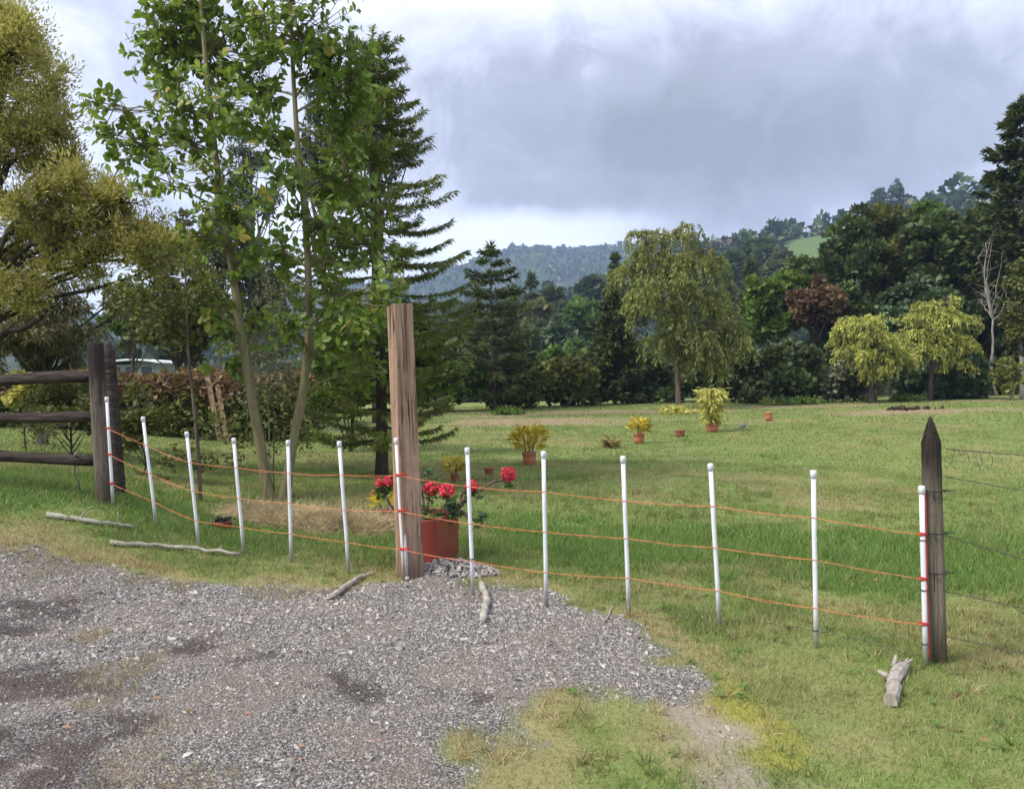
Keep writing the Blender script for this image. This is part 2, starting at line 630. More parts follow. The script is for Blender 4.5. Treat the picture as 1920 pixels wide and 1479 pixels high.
def masks(x, y):
    P = np.stack([x, y], -1)
    near = (np.hypot(x, y) < 20)
    g = np.full(len(x), 9.0)
    so, lu, lu2 = g.copy(), g.copy(), g.copy()
    if near.any():
        Q = P[near]
        w = (fbm(Q[:, 0], Q[:, 1], 0.55, 21, 5) - 0.5) * 0.85
        g[near] = sd_poly(Q, GPOLY) + w - .09
        so[near] = sd_poly(Q, SOIL) + w * 0.8 + .02
        lu[near] = sd_poly(Q, LUSH) + w * 2.2
        lu2[near] = sd_poly(Q, LUSH2) + w * 2.0
    grav = 1 - sstep(-0.10, 0.06, g)
    soil = (1 - sstep(-0.16, 0.05, so + (fbm(x, y, .22, 52) - .5) * .30)) * .8
    lush = np.maximum(1 - sstep(-0.30, 0.30, lu), 0.75 * (1 - sstep(-0.2, 0.25, lu2)))
    dry = (1 - sstep(0.05, 0.46, g)) * 1.0 * sstep(0.18, 0.5, fbm(x, y, 0.8, 33)) * (1 - grav)
    tuft = np.zeros(len(x))
    for (p, rr) in DRYTUFT_W:
        dd = np.hypot(x - p[0], (y - p[1]) * 0.8) / rr + (fbm(x, y, .2, 4) - .5) * 1.2
        tuft = np.maximum(tuft, 0.95 * (1 - sstep(0.5, 1.1, dd)))
    dry = np.maximum(dry, tuft)
    patch = sstep(0.52, 0.70, fbm(x, y, 2.3, 41)) * 0.40 + sstep(0.55, 0.72, fbm(x, y, 0.6, 47)) * 0.40
    dry = np.clip(np.maximum(dry, patch * (1 - 0.85 * lush) * (1 - grav)), 0, 1)
    straw = np.zeros(len(x))
    for p in STRAW_W:
        straw = np.maximum(straw, 1 - sstep(0.5, 1.1, np.hypot((x - p[0]) / .42, (y - p[1] - .1) / .34) + (fbm(x, y, .3, 6) - .5)))
    lush = lush * (1 - straw)
    dry = np.maximum(dry, straw)
    moss = np.zeros(len(x))
    for p in MOSS:
        dd = np.hypot(x - p[0], y - p[1]) / 0.24 + (fbm(x, y, .15, 9) - .5) * 1.3
        moss = np.maximum(moss, 1 - sstep(0.4, 1.1, dd))
    bare = np.zeros(len(x))
    for (p, rx, ry) in BARE_FAR_W:
        dd = np.hypot((x - p[0]) / rx, (y - p[1]) / ry) + (fbm(x, y, 1.6, 14) - .5) * 1.1
        bare = np.maximum(bare, 1 - sstep(0.5, 1.05, dd))
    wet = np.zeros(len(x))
    for (p, rr) in DARK_PATCH_W:
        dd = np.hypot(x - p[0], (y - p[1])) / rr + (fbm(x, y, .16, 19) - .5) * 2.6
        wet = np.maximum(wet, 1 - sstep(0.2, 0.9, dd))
    return dict(gravel=grav, soil=soil, lush=lush, dry=dry, moss=moss, bare=bare, wet=wet, tuft=tuft, straw=straw)


# ------------------------------------------------------------------ ground sheet
def ground():
    az = np.concatenate([np.arange(-46, 46, 0.30), np.arange(46, 314, 4.0)]) * np.pi / 180
    rr = [0.15, 0.6, 1.1, 1.6, 2.0]
    r = 2.3
    while r < 2200:
        rr.append(r)
        r *= 1.017 if r < 13 else (1.035 if r < 70 else 1.06)
    rr = np.array(rr)
    A, Rr = np.meshgrid(az, rr)
    x, y = (Rr * np.sin(A)).ravel(), (Rr * np.cos(A)).ravel()
    z = hgt(x, y)
    na, nr = len(az), len(rr)
    i = np.arange(nr - 1)[:, None] * na
    j = np.arange(na)[None]
    jn = (j + 1) % na
    Q = np.stack([i + j, i + na + j, i + na + jn, i + jn], -1).reshape(-1, 4)[:, ::-1]
    V = np.stack([x, y, z], -1)
    V = np.vstack([V, [[0, 0, float(hgt(0, 0))]]])
    k = len(V) - 1
    jj = np.arange(na)
    T = np.stack([np.full(na, k), (jj + 1) % na, jj], -1)
    a = masks(V[:, 0], V[:, 1])
    rads = np.hypot(V[:, 0], V[:, 1])
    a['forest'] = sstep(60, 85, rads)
    az_ = 960 + 1450 * V[:, 0] / np.maximum(V[:, 1], 1e-3)
    a['meadow'] = sstep(1455, 1490, az_) * (1 - sstep(1560, 1600, az_)) * sstep(345, 360, rads) * (1 - sstep(445, 460, rads))
    m, t, out = new_mat('ground')

    def at(n):
        q = t.nodes.new('ShaderNodeAttribute')
        q.attribute_name = n
        return q.outputs['Fac']
    co = objco(t)
    n_big = noise(t, co, 0.16, 4, 0.55)
    n_mid = noise(t, co, 1.3, 5, 0.6)
    n_fine = noise(t, co, 26, 4, 0.7)
    n_tuft = noise(t, co, 6.5, 5, 0.65)
    grass = ramp(t, n_mid, [(0.30, (.115, .185, .038)), (0.5, (.165, .235, .060)), (0.70, (.225, .265, .092))])
    grass = mixc(t, remap(t, n_tuft, 0.35, 0.62, 0.0, 0.55), grass, (.085, .135, .024))
    grass = mixc(t, remap(t, n_big, 0.42, 0.62, 0.0, 0.45), grass, (.215, .225, .075))
    grass = mixc(t, remap(t, n_fine, 0.35, 0.70, 0.0, 0.4), grass, (.26, .28, .11))
    col = mixc(t, mth(t, 'MULTIPLY', at('dry'), 0.6), grass, (.30, .23, .125))
    col = mixc(t, mth(t, 'MULTIPLY', at('lush'), 0.8), col, (.075, .165, .030))
    col = mixc(t, mth(t, 'MULTIPLY', at('moss'), .8), col, (.27, .25, .045))
    barec = mixc(t, n_tuft, (.22, .14, .085), (.34, .25, .17))
    col = mixc(t, mth(t, 'MULTIPLY', at('bare'), remap(t, n_mid, 0.3, 0.6, 0.4, 0.95)), col, barec)
    soilc = mixc(t, n_fine, (.20, .155, .115), (.40, .335, .28))
    col = mixc(t, at('soil'), col, soilc)
    vo = t.nodes.new('ShaderNodeTexVoronoi')
    t.links.new(co, vo.inputs['Vector'])
    vo.inputs['Scale'].default_value = 80
    sx = t.nodes.new('ShaderNodeSeparateXYZ')
    t.links.new(vo.outputs['Color'], sx.inputs[0])
    gravc = ramp(t, sx.outputs[0], [(0, (.085, .08, .075)), (.35, (.18, .17, .16)), (.65, (.25, .225, .20)), (.9, (.36, .34, .315)), (1, (.44, .41, .37))])
    gravc = mixc(t, remap(t, vo.outputs['Distance'], .35, .75), gravc, (.10, .088, .078))
    gravc = mixc(t, mth(t, 'MULTIPLY', remap(t, noise(t, co, 1.6, 4, 0.6), 0.42, 0.62), 0.5), gravc, (.25, .20, .155))
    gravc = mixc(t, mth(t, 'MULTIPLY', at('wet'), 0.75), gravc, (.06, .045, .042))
    col = mixc(t, at('gravel'), col, gravc)
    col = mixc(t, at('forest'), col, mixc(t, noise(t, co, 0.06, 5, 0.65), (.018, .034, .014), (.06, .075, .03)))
    col = mixc(t, at('meadow'), col, (.10, .15, .05))
    h = mth(t, 'ADD', n_fine, mth(t, 'MULTIPLY', n_tuft, 1.5))
    h = mth(t, 'SUBTRACT', h, mth(t, 'MULTIPLY', mth(t, 'MULTIPLY', vo.outputs['Distance'], at('gravel')), 1.2))
    bsdf(t, out, col, 0.95, 0.1, h, 0.6, 0.03)
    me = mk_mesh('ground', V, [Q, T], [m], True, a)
    tag(link('ground', me), kind='structure')


ground()

# ------------------------------------------------------------------ gravel
def hull_stone(rng, n=9, flat=0.65):
    bm = bmesh.new()
    for p in rdir(rng, n):
        bm.verts.new(p * rng.uniform(0.75, 1.0) * np.array([1, 0.85, flat]))
    bmesh.ops.convex_hull(bm, input=bm.verts)
    for v in [v for v in bm.verts if not v.link_faces]:
        bm.verts.remove(v)
    bm.verts.ensure_lookup_table()
    bm.verts.index_update()
    V = np.array([v.co[:] for v in bm.verts])
    F = np.array([[v.index for v in f.verts] for f in bm.faces])
    bm.free()
    return V, [F]


def stone_mat(name, by_object=False):
    m, t, out = new_mat(name)
    if by_object:
        r = t.nodes.new('ShaderNodeObjectInfo').outputs['Random']
    else:
        r = t.nodes.new('ShaderNodeNewGeometry').outputs['Random Per Island']
    c = ramp(t, r, [(0.0, (.062, .058, .056)), (0.12, (.145, .138, .135)), (0.3, (.225, .215, .21)), (0.5, (.215, .185, .155)), (0.62, (.285, .265, .25)),
                    (0.78, (.29, .24, .195)), (0.90, (.42, .40, .385)), (0.965, (.52, .48, .43)), (1.0, (.34, .20, .15))])
    n = noise(t, objco(t), 60, 4, 0.6)
    c = mixc(t, 0.35, c, mixc(t, n, (.07, .066, .06), (.46, .44, .41)))
    c = mixc(t, 1.0, c, (1.22, 1.20, 1.175), 'MULTIPLY')
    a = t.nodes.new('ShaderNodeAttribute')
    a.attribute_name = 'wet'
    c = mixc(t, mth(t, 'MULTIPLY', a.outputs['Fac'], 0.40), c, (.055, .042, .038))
    bsdf(t, out, c, 0.85, 0.25, n, 0.4, 0.004)
    return m


M_['stone'] = stone_mat('stone')
M_['stone_one'] = stone_mat('stone_one', True)


def scatter_gravel():
    rng = np.random.RandomState(3)
    N = 215000
    # uniform over area in view, thinned with distance
    az = rng.uniform(-40, 28, N) * np.pi / 180
    r = np.sqrt(rng.uniform(2.2 ** 2, 9.0 ** 2, N))
    x, y = r * np.sin(az), r * np.cos(az)
    m = masks(x, y)
    p = np.clip(m['gravel'] * 1.0 + m['soil'] * 0.42 * (1 - m['gravel']), 0, 1)
    p *= np.clip(1 - 0.75 * m['dry'] * m['gravel'], 0.1, 1)
    # fine zones (few stones, more grit) and coarse zones
    p *= 0.45 + 0.55 * sstep(0.30, 0.52, fbm(x, y, 0.7, 61))
    p *= np.clip(5.5 / r, 0.45, 1.2) * (1 - 0.6 * m['wet'])
    k = rng.rand(N) < p * 0.80
    x, y, r = x[k], y[k], r[k]
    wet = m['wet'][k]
    n = len(x)
    s = np.exp(rng.normal(math.log(0.0092), 0.55, n)) * np.clip(r / 4.5, 0.8, 1.35)
    s = np.clip(s, 0.005, 0.040)
    z = hgt(x, y) - s * 0.05
    T = np.stack([x, y, z], -1)
    mb = MB()
    dark_patches = []
    which = rng.randint(0, 7, n)
    for q in range(7):
        tv, tf = hull_stone(rng, 7, rng.uniform(0.38, 0.65))
        sel = which == q
        th = rng.uniform(0, 2 * np.pi, sel.sum())
        tilt = norm(np.stack([rng.normal(0, .35, sel.sum()), rng.normal(0, .35, sel.sum()), np.ones(sel.sum())], -1))
        Rm = frames(np.stack([np.cos(th), np.sin(th), np.zeros_like(th)], -1), tilt)
        Rm = Rm * s[sel][:, None, None] * rng.uniform(0.7, 1.3, (sel.sum(), 1, 3))
        mb.rep(tv, tf, Rm, T[sel])
        dark_patches.append(np.repeat(wet[sel], len(tv)))
    o = mb.build('gravel', M_['stone'], attrs={'wet': np.concatenate(dark_patches)})
    tag(o, 'grey crushed stone gravel covering the driveway', 'gravel', kind='stuff')
    # dark fresh heap at the planter
    mb = MB()
    n = 520
    a = rng.uniform(0, 2 * np.pi, n)
    q = np.sqrt(rng.rand(n))
    x = -0.50 + q * np.cos(a) * 0.36
    y = 6.42 + q * np.sin(a) * 0.20
    s = rng.uniform(0.014, 0.036, n)
    z = hgt(x, y) + rng.rand(n) * 0.05 * (1 - q) + s * 0.3
    for i in range(5):
        tv, tf = hull_stone(rng, 9, 0.75)
        sel = np.arange(n) % 5 == i
        Rm = frames(rdir(rng, sel.sum()), rdir(rng, sel.sum())) * s[sel][:, None, None]
        mb.rep(tv, tf, Rm, np.stack([x, y, z], -1)[sel])
    tag(mb.build('gravel_heap', M_['stone']), 'small heap of coarse grey stones against the red planter', 'gravel', kind='stuff')
    # larger stones that can be told apart
    meshes = []
    for i in range(4):
        tv, tf = hull_stone(rng, 14, 0.6)
        meshes.append(mk_mesh('stone', tv, tf, [M_['stone_one']], False))
    spots = [(985, 1255, 13, 9), (1240, 1266, 14, 0), (1262, 1322, 10, 0), (735, 1342, 18, 1), (715, 1372, 17, 0), (590, 1345, 12, 1), (640, 1338, 11, 0),
             (790, 1400, 12, 1), (655, 1146, 10, 0), (712, 1156, 12, 0), (745, 1145, 9, 1), (770, 1178, 12, 0), (560, 1368, 12, 1), (130, 1168, 10, 0),
             (300, 1420, 13, 0), (520, 1440, 14, 1), (420, 1330, 11, 0), (880, 1360, 11, 0), (1060, 1180, 9, 0), (930, 1200, 9, 1), (830, 1225, 9, 0),
             (470, 1180, 9, 0), (380, 1130, 9, 1), (540, 1150, 8, 0), (220, 1330, 10, 1), (1110, 1255, 9, 0), (690, 1420, 12, 1), (610, 1250, 9, 0)]
    for i, (px, py, w, c) in enumerate(spots):
        p = gp(px, py)
        s = w * px_m(depth_of(p)) * 0.75
        o = link('stone', meshes[i % 4], None, (p[0], p[1], p[2] + s * 0.22))
        o.scale = (s, s * 0.8, s * 0.9)
        o.rotation_euler = (0.1 * i % 0.4, 0.2, i * 1.7)
        tag(o, 'larger pale stone lying loose among the driveway gravel', 'stone', 'larger stones in the gravel')
    mbr = plain('brick_clay', (.36, .185, .135), 0.9, 0.25, 20, 0.2, 0.4, (.36, .26, .22))
    bmesh_data = mk_mesh('brick_fragment', *(lambda h: (h[0], h[1]))(hull_stone(rng, 12, 0.5)), [mbr], False)
    for i, (px, py, w) in enumerate([(125, 1364, 16), (566, 1398, 17), (562, 1425, 16), (465, 1338, 13), (710, 1388, 14), (548, 1186, 9)]):
        p = gp(px, py)
        s = w * px_m(depth_of(p)) * 0.62
        o = link('brick_fragment', bmesh_data, None, (p[0], p[1], p[2] + s * 0.2))
        o.scale = (s, s * 0.75, s * 0.7)
        o.rotation_euler = (0.1, 0.15, i * 2.1)
        tag(o, 'broken chip of orange clay brick on the gravel', 'brick', 'brick chips on the gravel')


scatter_gravel()

# ------------------------------------------------------------------ grass
GRASS_G = [(.105, .185, .036), (.150, .235, .054), (.195, .270, .074), (.255, .295, .105), (.35, .345, .17)]
GRASS_D = [(0.0, (.26, .17, .075)), (0.4, (.40, .30, .15)), (0.8, (.52, .42, .25)), (1.0, (.26, .25, .08))]
M_['grass'] = foliage('grass', GRASS_G, 0.30, 0.6, 0.2, 0.7, 0.22, attr='dry', attr_col=GRASS_D, attr2='lush', attr2_col=[(0, (.085, .19, .035)), (.5, (.125, .245, .05)), (1, (.21, .31, .085))])
M_['tuft'] = foliage('tuft', [(.055, .115, .02), (.085, .155, .03), (.13, .20, .045), (.19, .23, .07)], 0.3, .6, .2, .7, .25, attr='dry', attr_col=GRASS_D)
M_['weed'] = foliage('weed', [(.09, .17, .035), (.12, .205, .05), (.17, .24, .08)], 0.3, .6, .2, 1.0, .25)
BLADE3 = (np.array([(-.5, 0, 0), (.5, 0, 0), (-.36, .55, .10), (.36, .55, .10), (0, 1.0, .38)]), [np.array([(0, 1, 3), (0, 3, 2), (2, 3, 4)])])
BLADE1 = (np.array([(-.5, 0, 0), (.5, 0, 0), (0, 1.0, .25)]), [np.array([(0, 1, 2)])])


def blades(mb, rng, x, y, h, w, tmpl, lean=0.45):
    n = len(x)
    th = rng.uniform(0, 2 * np.pi, n)
    up = norm(np.stack([rng.normal(0, lean, n), rng.normal(0, lean, n), np.ones(n)], -1))
    side = np.stack([np.cos(th), np.sin(th), np.zeros(n)], -1)
    z = norm(np.cross(side, up))
    xs = np.cross(up, z)
    Rm = np.stack([xs * w[:, None], up * h[:, None], z * h[:, None]], -1)
    T = np.stack([x, y, hgt(x, y) - 0.004], -1)
    mb.rep(tmpl[0], tmpl[1], Rm, T)


def scatter_grass():
    rng = np.random.RandomState(8)
    mb = MB()
    dr, lus = [], []
    for (r0, r1, N, tm, hs, ws) in [(2.3, 5.2, 90000, BLADE3, 0.036, 0.0042), (5.2, 8.5, 195000, BLADE1, 0.040, 0.0064),
                                    (8.5, 16, 250000, BLADE1, 0.042, 0.0105), (16, 28, 150000, BLADE1, 0.046, 0.020), (28, 47, 105000, BLADE1, 0.060, 0.036)]:
        az = rng.uniform(-39, 39, N) * np.pi / 180
        r = np.sqrt(rng.uniform(r0 ** 2, r1 ** 2, N))
        x, y = r * np.sin(az), r * np.cos(az)
        m = masks(x, y)
        p = (1 - m['gravel']) * (1 - 0.85 * m['soil']) * (1 - 0.85 * m['bare']) * (0.45 + 0.55 * sstep(.3, .6, fbm(x, y, .35, 71)))
        p = np.maximum(p, m['tuft'] * m['gravel'] * 0.5)
        p = p * (1 - 0.9 * m['straw'])
        p = p * (1 - 0.35 * m['dry']) + 0.25 * m['lush']
        k = rng.rand(N) < p
        x, y = x[k], y[k]
        m = {q: v[k] for q, v in m.items()}
        tuft = sstep(0.45, 0.75, fbm(x, y, 0.45, 77))
        h = hs * rng.uniform(0.45, 1.35, len(x)) * (1 + 0.9 * m['lush'] + 0.8 * tuft) * (1 - 0.35 * m['moss']) * (1 - 0.25 * m['dry'])
        w = ws * rng.uniform(0.6, 1.3, len(x)) * (1 + 0.2 * m['lush'])
        blades(mb, rng, x, y, h, w, tm, 0.5)
        d = np.clip(m['dry'] * rng.uniform(0.75, 1.5, len(x)) + (rng.rand(len(x)) < 0.08) * 0.8, 0, 1) * (1 - .8 * m['moss'])
        dr.append(np.repeat(d, len(tm[0])))
        lus.append(np.repeat(np.clip(m['lush'] * .8 * (1 - d), 0, .7), len(tm[0])))
    tag(mb.build('grass', M_['grass'], attrs={'dry': np.concatenate(dr), 'lush': np.concatenate(lus)}), 'short mown green and yellow grass of the lawn', 'grass', kind='stuff')
    # coarser tufts and broad-leaved weeds standing in the lawn
    nt_ = 2600
    az = rng.uniform(-38, 38, nt_) * np.pi / 180
    r = np.sqrt(rng.uniform(2.4 ** 2, 13 ** 2, nt_))
    x0, y0 = r * np.sin(az), r * np.cos(az)
    m = masks(x0, y0)
    k = (m['gravel'] < .3) & (rng.rand(nt_) < .35 + .65 * sstep(.4, .65, fbm(x0, y0, 1.1, 83))) & (m['soil'] < .5)
    x0, y0, dd = x0[k], y0[k], m['dry'][k]
    nb = 16
    x = np.repeat(x0, nb) + rng.normal(0, .022, len(x0) * nb)
    y = np.repeat(y0, nb) + rng.normal(0, .022, len(x0) * nb)
    mb = MB()
    blades(mb, rng, x, y, rng.uniform(.045, .115, len(x)), rng.uniform(.004, .007, len(x)), BLADE3, .75)
    dv = np.repeat(np.clip(dd + rng.rand(len(x0)) ** 3, 0, 1), nb * 5)
    tag(mb.build('grass_tufts', M_['tuft'], attrs={'dry': dv}), 'coarser grass tufts standing out of the short lawn', 'grass', kind='stuff')
    nw = 420
    az = rng.uniform(-38, 38, nw) * np.pi / 180
    r = np.sqrt(rng.uniform(2.4 ** 2, 10 ** 2, nw))
    x, y = r * np.sin(az), r * np.cos(az)
    k = masks(x, y)['gravel'] < .4
    x, y = np.repeat(x[k], 7), np.repeat(y[k], 7)
    n = len(x)
    a = rng.uniform(0, 6.28, n)
    D = np.stack([np.cos(a), np.sin(a), rng.uniform(.1, .5, n)], -1)
    mb = MB()
    Rm = frames(D, norm(np.stack([rng.normal(0, .3, n), rng.normal(0, .3, n), np.ones(n)], -1))) * rng.uniform(.018, .045, n)[:, None, None]
    mb.rep(LEAF6[0], LEAF6[1], Rm, np.stack([x, y, hgt(x, y) + .018], -1))
    tag(mb.build('lawn_weeds', M_['weed']), 'small broad-leaved weeds growing flat in the lawn', 'weeds', kind='stuff')
    # heap of dead straw by the slim trees
    ms = foliage('straw', [(.38, .27, .15), (.50, .39, .23), (.62, .51, .33), (.40, .33, .17)], 0.15, 0.8, 0.15, 2.0, 0.3)
    mb = MB()
    n = 15000
    c = [(520, 985, .55, .30), (590, 992, .55, .26), (650, 1000, .5, .25), (470, 975, .4, .25), (700, 1003, .35, .2)]
    w = np.array([a[2] * a[3] for a in c])
    k = rng.choice(len(c), n, p=w / w.sum())
    g = np.array([gp(a[0], a[1]) for a in c])
    sg = np.array([(a[2], a[3]) for a in c])
    off = rng.normal(size=(n, 2)) * 0.42
    x, y = g[k, 0] + off[:, 0] * sg[k, 0], g[k, 1] + off[:, 1] * sg[k, 1] + 0.15
    hump = np.exp(-(off ** 2).sum(1) * 2.5)
    d = norm(np.stack([rng.normal(0, 1, n), rng.normal(0, .7, n), rng.uniform(-.1, .8, n)], -1))
    Rm = frames(d, rdir(rng, n))
    L = rng.uniform(.10, .28, n)
    Rm = np.stack([Rm[:, :, 0] * .0050, Rm[:, :, 1] * L[:, None], Rm[:, :, 2] * L[:, None] * .8], -1)
    mb.rep(BLADE3[0], BLADE3[1], Rm, np.stack([x, y, hgt(x, y) + hump * rng.rand(n) * 0.15 + .01], -1))
    tag(mb.build('straw', ms), 'heap of dead tan straw at the foot of the slim trees', 'straw', kind='stuff')


scatter_grass()

def litter():
    rng = np.random.RandomState(77)
    n = 700
    az = rng.uniform(-36, 34, n) - 3 * rng.rand(n) ** 3 * np.pi / 180
    r = np.sqrt(rng.uniform(2.6 ** 2, 13 ** 2, n))
    x, y = r * np.sin(az), r * np.cos(az)
    mb = MB()
    D = norm(np.stack([rng.normal(size=n), rng.normal(size=n), rng.normal(0, .25, n)], -1))
    up = norm(np.stack([rng.normal(0, .5, n), rng.normal(0, .5, n), np.ones(n)], -1))
    Rm = frames(D, up) * rng.uniform(.018, .055, n)[:, None, None]
    mk = masks(x, y)['gravel']
    mb.rep(LEAF6[0] * [1, 1, 2.2], LEAF6[1], Rm, np.stack([x, y, hgt(x, y) + .012 + .03 * (1 - mk)], -1))
    m = foliage('dead_leaf', [(.10, .055, .03), (.20, .115, .06), (.30, .19, .09), (.36, .27, .10)], .1, .7, .2, 3, .3)
    tag(mb.build('leaf_litter', m), 'scattered brown fallen leaves on lawn and gravel', 'leaves', kind='stuff')


litter()

# ------------------------------------------------------------------ posts, rails, stakes, cords
def wood(name, a, b_, dark, scale=3.0, stretch=0.06, axis='Z', topdark=None, hgt_=2.2):
    m, t, out = new_mat(name)
    mp = t.nodes.new('ShaderNodeMapping')
    co = objco(t)
    t.links.new(co, mp.inputs[0])
    mp.inputs['Scale'].default_value = {'Z': (1, 1, stretch), 'X': (stretch, 1, 1)}[axis]
    g = noise(t, mp.outputs[0], scale * 7, 7, 0.62, 0.6)
    g2 = noise(t, mp.outputs[0], scale * 22, 4, 0.6, 0.2)
    big = noise(t, co, 2.6, 4, 0.6)
    c = mixc(t, remap(t, g, 0.35, 0.65), a, b_)
    c = mixc(t, mth(t, 'MULTIPLY', remap(t, g2, 0.52, 0.70), 0.65), c, dark)
    c = mixc(t, mth(t, 'MULTIPLY', remap(t, big, 0.50, 0.72), 0.5), c, dark)
    g3 = noise(t, mp.outputs[0], scale * 4.5, 3, 0.5, 1.2)
    crack = remap(t, mth(t, 'ABSOLUTE', mth(t, 'SUBTRACT', g3, 0.5)), 0.004, 0.028, 1.0, 0.0)
    crack = mth(t, 'MULTIPLY', crack, remap(t, noise(t, co, 1.7, 3, .5), .42, .58))
    c = mixc(t, mth(t, 'MULTIPLY', crack, .85), c, tuple(q * .35 for q in dark))
    if axis == 'Z':
        s0 = t.nodes.new('ShaderNodeSeparateXYZ')
        t.links.new(co, s0.inputs[0])
        c = mixc(t, mth(t, 'MULTIPLY', remap(t, mth(t, 'ADD', s0.outputs[2], mth(t, 'MULTIPLY', big, -.3)), .12, -.12), .7), c, (.13, .10, .075))
    if topdark:
        s = t.nodes.new('ShaderNodeSeparateXYZ')
        t.links.new(co, s.inputs[0])
        zz_ = mth(t, 'ADD', s.outputs[2], mth(t, 'MULTIPLY', mth(t, 'SUBTRACT', big, 0.5), 0.5))
        c = mixc(t, remap(t, zz_, hgt_ * 0.55, hgt_ * 0.85), c, topdark)
        c = mixc(t, remap(t, zz_, 0.32, 0.02), c, (.09, .075, .045))
    bsdf(t, out, c, 0.85, 0.2, mth(t, 'SUBTRACT', mth(t, 'ADD', g, g2), mth(t, 'MULTIPLY', crack, 1.5)), 0.9, 0.014)
    return m


M_['timber'] = wood('timber', (.27, .165, .108), (.42, .285, .20), (.10, .058, .038), 2.2, 0.05)
M_['post_old'] = wood('post_old', (.135, .11, .08), (.24, .20, .15), (.042, .032, .025), 3, 0.06, 'Z', (.034, .026, .022), 1.6)
M_['post_left'] = wood('post_left', (.095, .077, .060), (.175, .147, .118), (.034, .027, .022), 3, 0.06, 'Z', (.034, .026, .022), 1.75)
M_['rail'] = wood('rail', (.036, .027, .022), (.085, .066, .053), (.014, .011, .010), 3, 0.06, 'X')
m, t, out = new_mat('pvc')
sx = t.nodes.new('ShaderNodeSeparateXYZ')
oc = objco(t)
t.links.new(oc, sx.inputs[0])
nn = noise(t, oc, 22, 6, .7)
c = mixc(t, nn, (.62, .63, .645), (.74, .745, .76))
c = mixc(t, mth(t, 'MULTIPLY', remap(t, noise(t, oc, 7, 6, .7), .52, .75), .55), c, (.42, .40, .36))
c = mixc(t, mth(t, 'MULTIPLY', remap(t, mth(t, 'ADD', sx.outputs[2], mth(t, 'MULTIPLY', nn, -.25)), .10, -.10), .8), c, (.27, .23, .17))
bsdf(t, out, c, .42, .45, nn, .08, .003)
M_['pvc'] = m
M_['cord'] = plain('cord', (.70, .235, .11), 0.7, 0.25, 60, 0.2, 0.3)
M_['cord_red'] = plain('cord_red', (.60, .045, .035), 0.7, 0.2, 60, 0.2, 0.3)
M_['tie'] = plain('tie', (.018, .018, .02), 0.5, 0.1, 20, 0.4)
M_['wire'] = plain('wire', (.11, .085, .075), 0.8, 0.3, 60, 0.3)

rng = np.random.RandomState(12)


def round_post(name, base, H, r, mat, parent, point=0.0, lean=(0, 0), chamfer=0.02, sides=22):
    mb = MB(base)
    z = np.concatenate([np.linspace(-0.12, H - point, 26)])
    pts = np.stack([base[0] + lean[0] * np.maximum(z, 0), base[1] + lean[1] * np.maximum(z, 0), base[2] + z], -1)
    th = np.linspace(0, 2 * np.pi, sides, endpoint=False)
    prof = 1 + 0.04 * np.sin(2 * th + 0.7) + 0.03 * np.sin(5 * th + 2)
    # checks: thin splits running down the wood
    for q in (3, 9, 16):
        prof[q % sides] *= 0.90
    rows = []
    rad_ = []
    for i, p in enumerate(pts):
        rr = r * (1.06 - 0.10 * i / len(pts)) * prof * (1 + 0.012 * rng.normal(size=sides))
        rows.append(np.stack([p[0] + rr * np.cos(th), p[1] + rr * np.sin(th), np.full(sides, p[2])], -1))
    last = pts[-1]
    if point > 0:
        for f, k in ((0.35, 0.72), (0.7, 0.42), (1.0, 0.10)):
            rr = r * 0.96 * k * prof
            rows.append(np.stack([last[0] + lean[0] * point * f + rr * np.cos(th), last[1] + rr * np.sin(th), np.full(sides, last[2] + point * f)], -1))
    else:
        rr = r * 0.88 * prof
        rows.append(np.stack([last[0] + rr * np.cos(th), last[1] + rr * np.sin(th), np.full(sides, last[2] + chamfer) + 0.006 * rng.normal(size=sides)], -1))
    V = np.vstack(rows + [[rows[-1].mean(0)]])
    n = len(rows)
    i = np.arange(n - 1)[:, None] * sides
    j = np.arange(sides)[None]
    jn = (j + 1) % sides
    Q = np.stack([i + j, i + jn, i + sides + jn, i + sides + j], -1).reshape(-1, 4)
    jj = np.arange(sides)
    T = np.stack([(n - 1) * sides + jj, (n - 1) * sides + (jj + 1) % sides, np.full(sides, n * sides)], -1)
    mb.add(V, Q, T)
    return mb.build(name, mat, parent, True)


STK = [(200, 745, 212, 950), (268, 782, 293, 987), (350, 810, 373, 1027), (438, 822, 457, 1040), (540, 826, 546, 1055), (636, 828, 654, 1075),
       (743, 822, 758, 1087), (876, 840, 887, 1117), (1019, 847, 1024, 1138), (1168, 856, 1179, 1153), (1332, 870, 1349, 1175), (1525, 883, 1530, 1215), (1728, 912, 1735, 1247)]
stake_pts = []
SLAB = {0: 'white plastic stake tied to the dark paired posts of the rail fence', 6: 'white plastic stake leaning on the front of the thick brown timber post',
        12: 'white plastic stake strapped to the weathered pointed post beside barbed wire',
        7: 'white plastic stake just right of the red planter, beside the flowering thorny branch',
        1: 'leaning white plastic stake standing first beyond the dark paired posts',
        5: 'white plastic stake next to the timber post on the straw side',
        2: 'second white plastic stake from the dark paired posts, just before the red bowl',
        3: 'third white plastic stake from the dark paired posts, just past the red bowl',
        4: 'white plastic stake crossing the slim tree trunks, beside the straw',
        8: 'white plastic stake at the gravel edge, second past the red planter',
        9: 'white plastic stake at the tip of the gravel, third past the red planter',
        10: 'white plastic stake with a white foot, second before the weathered pointed post',
        11: 'white plastic stake in open grass, next before the weathered pointed post'}
tie_ring = None


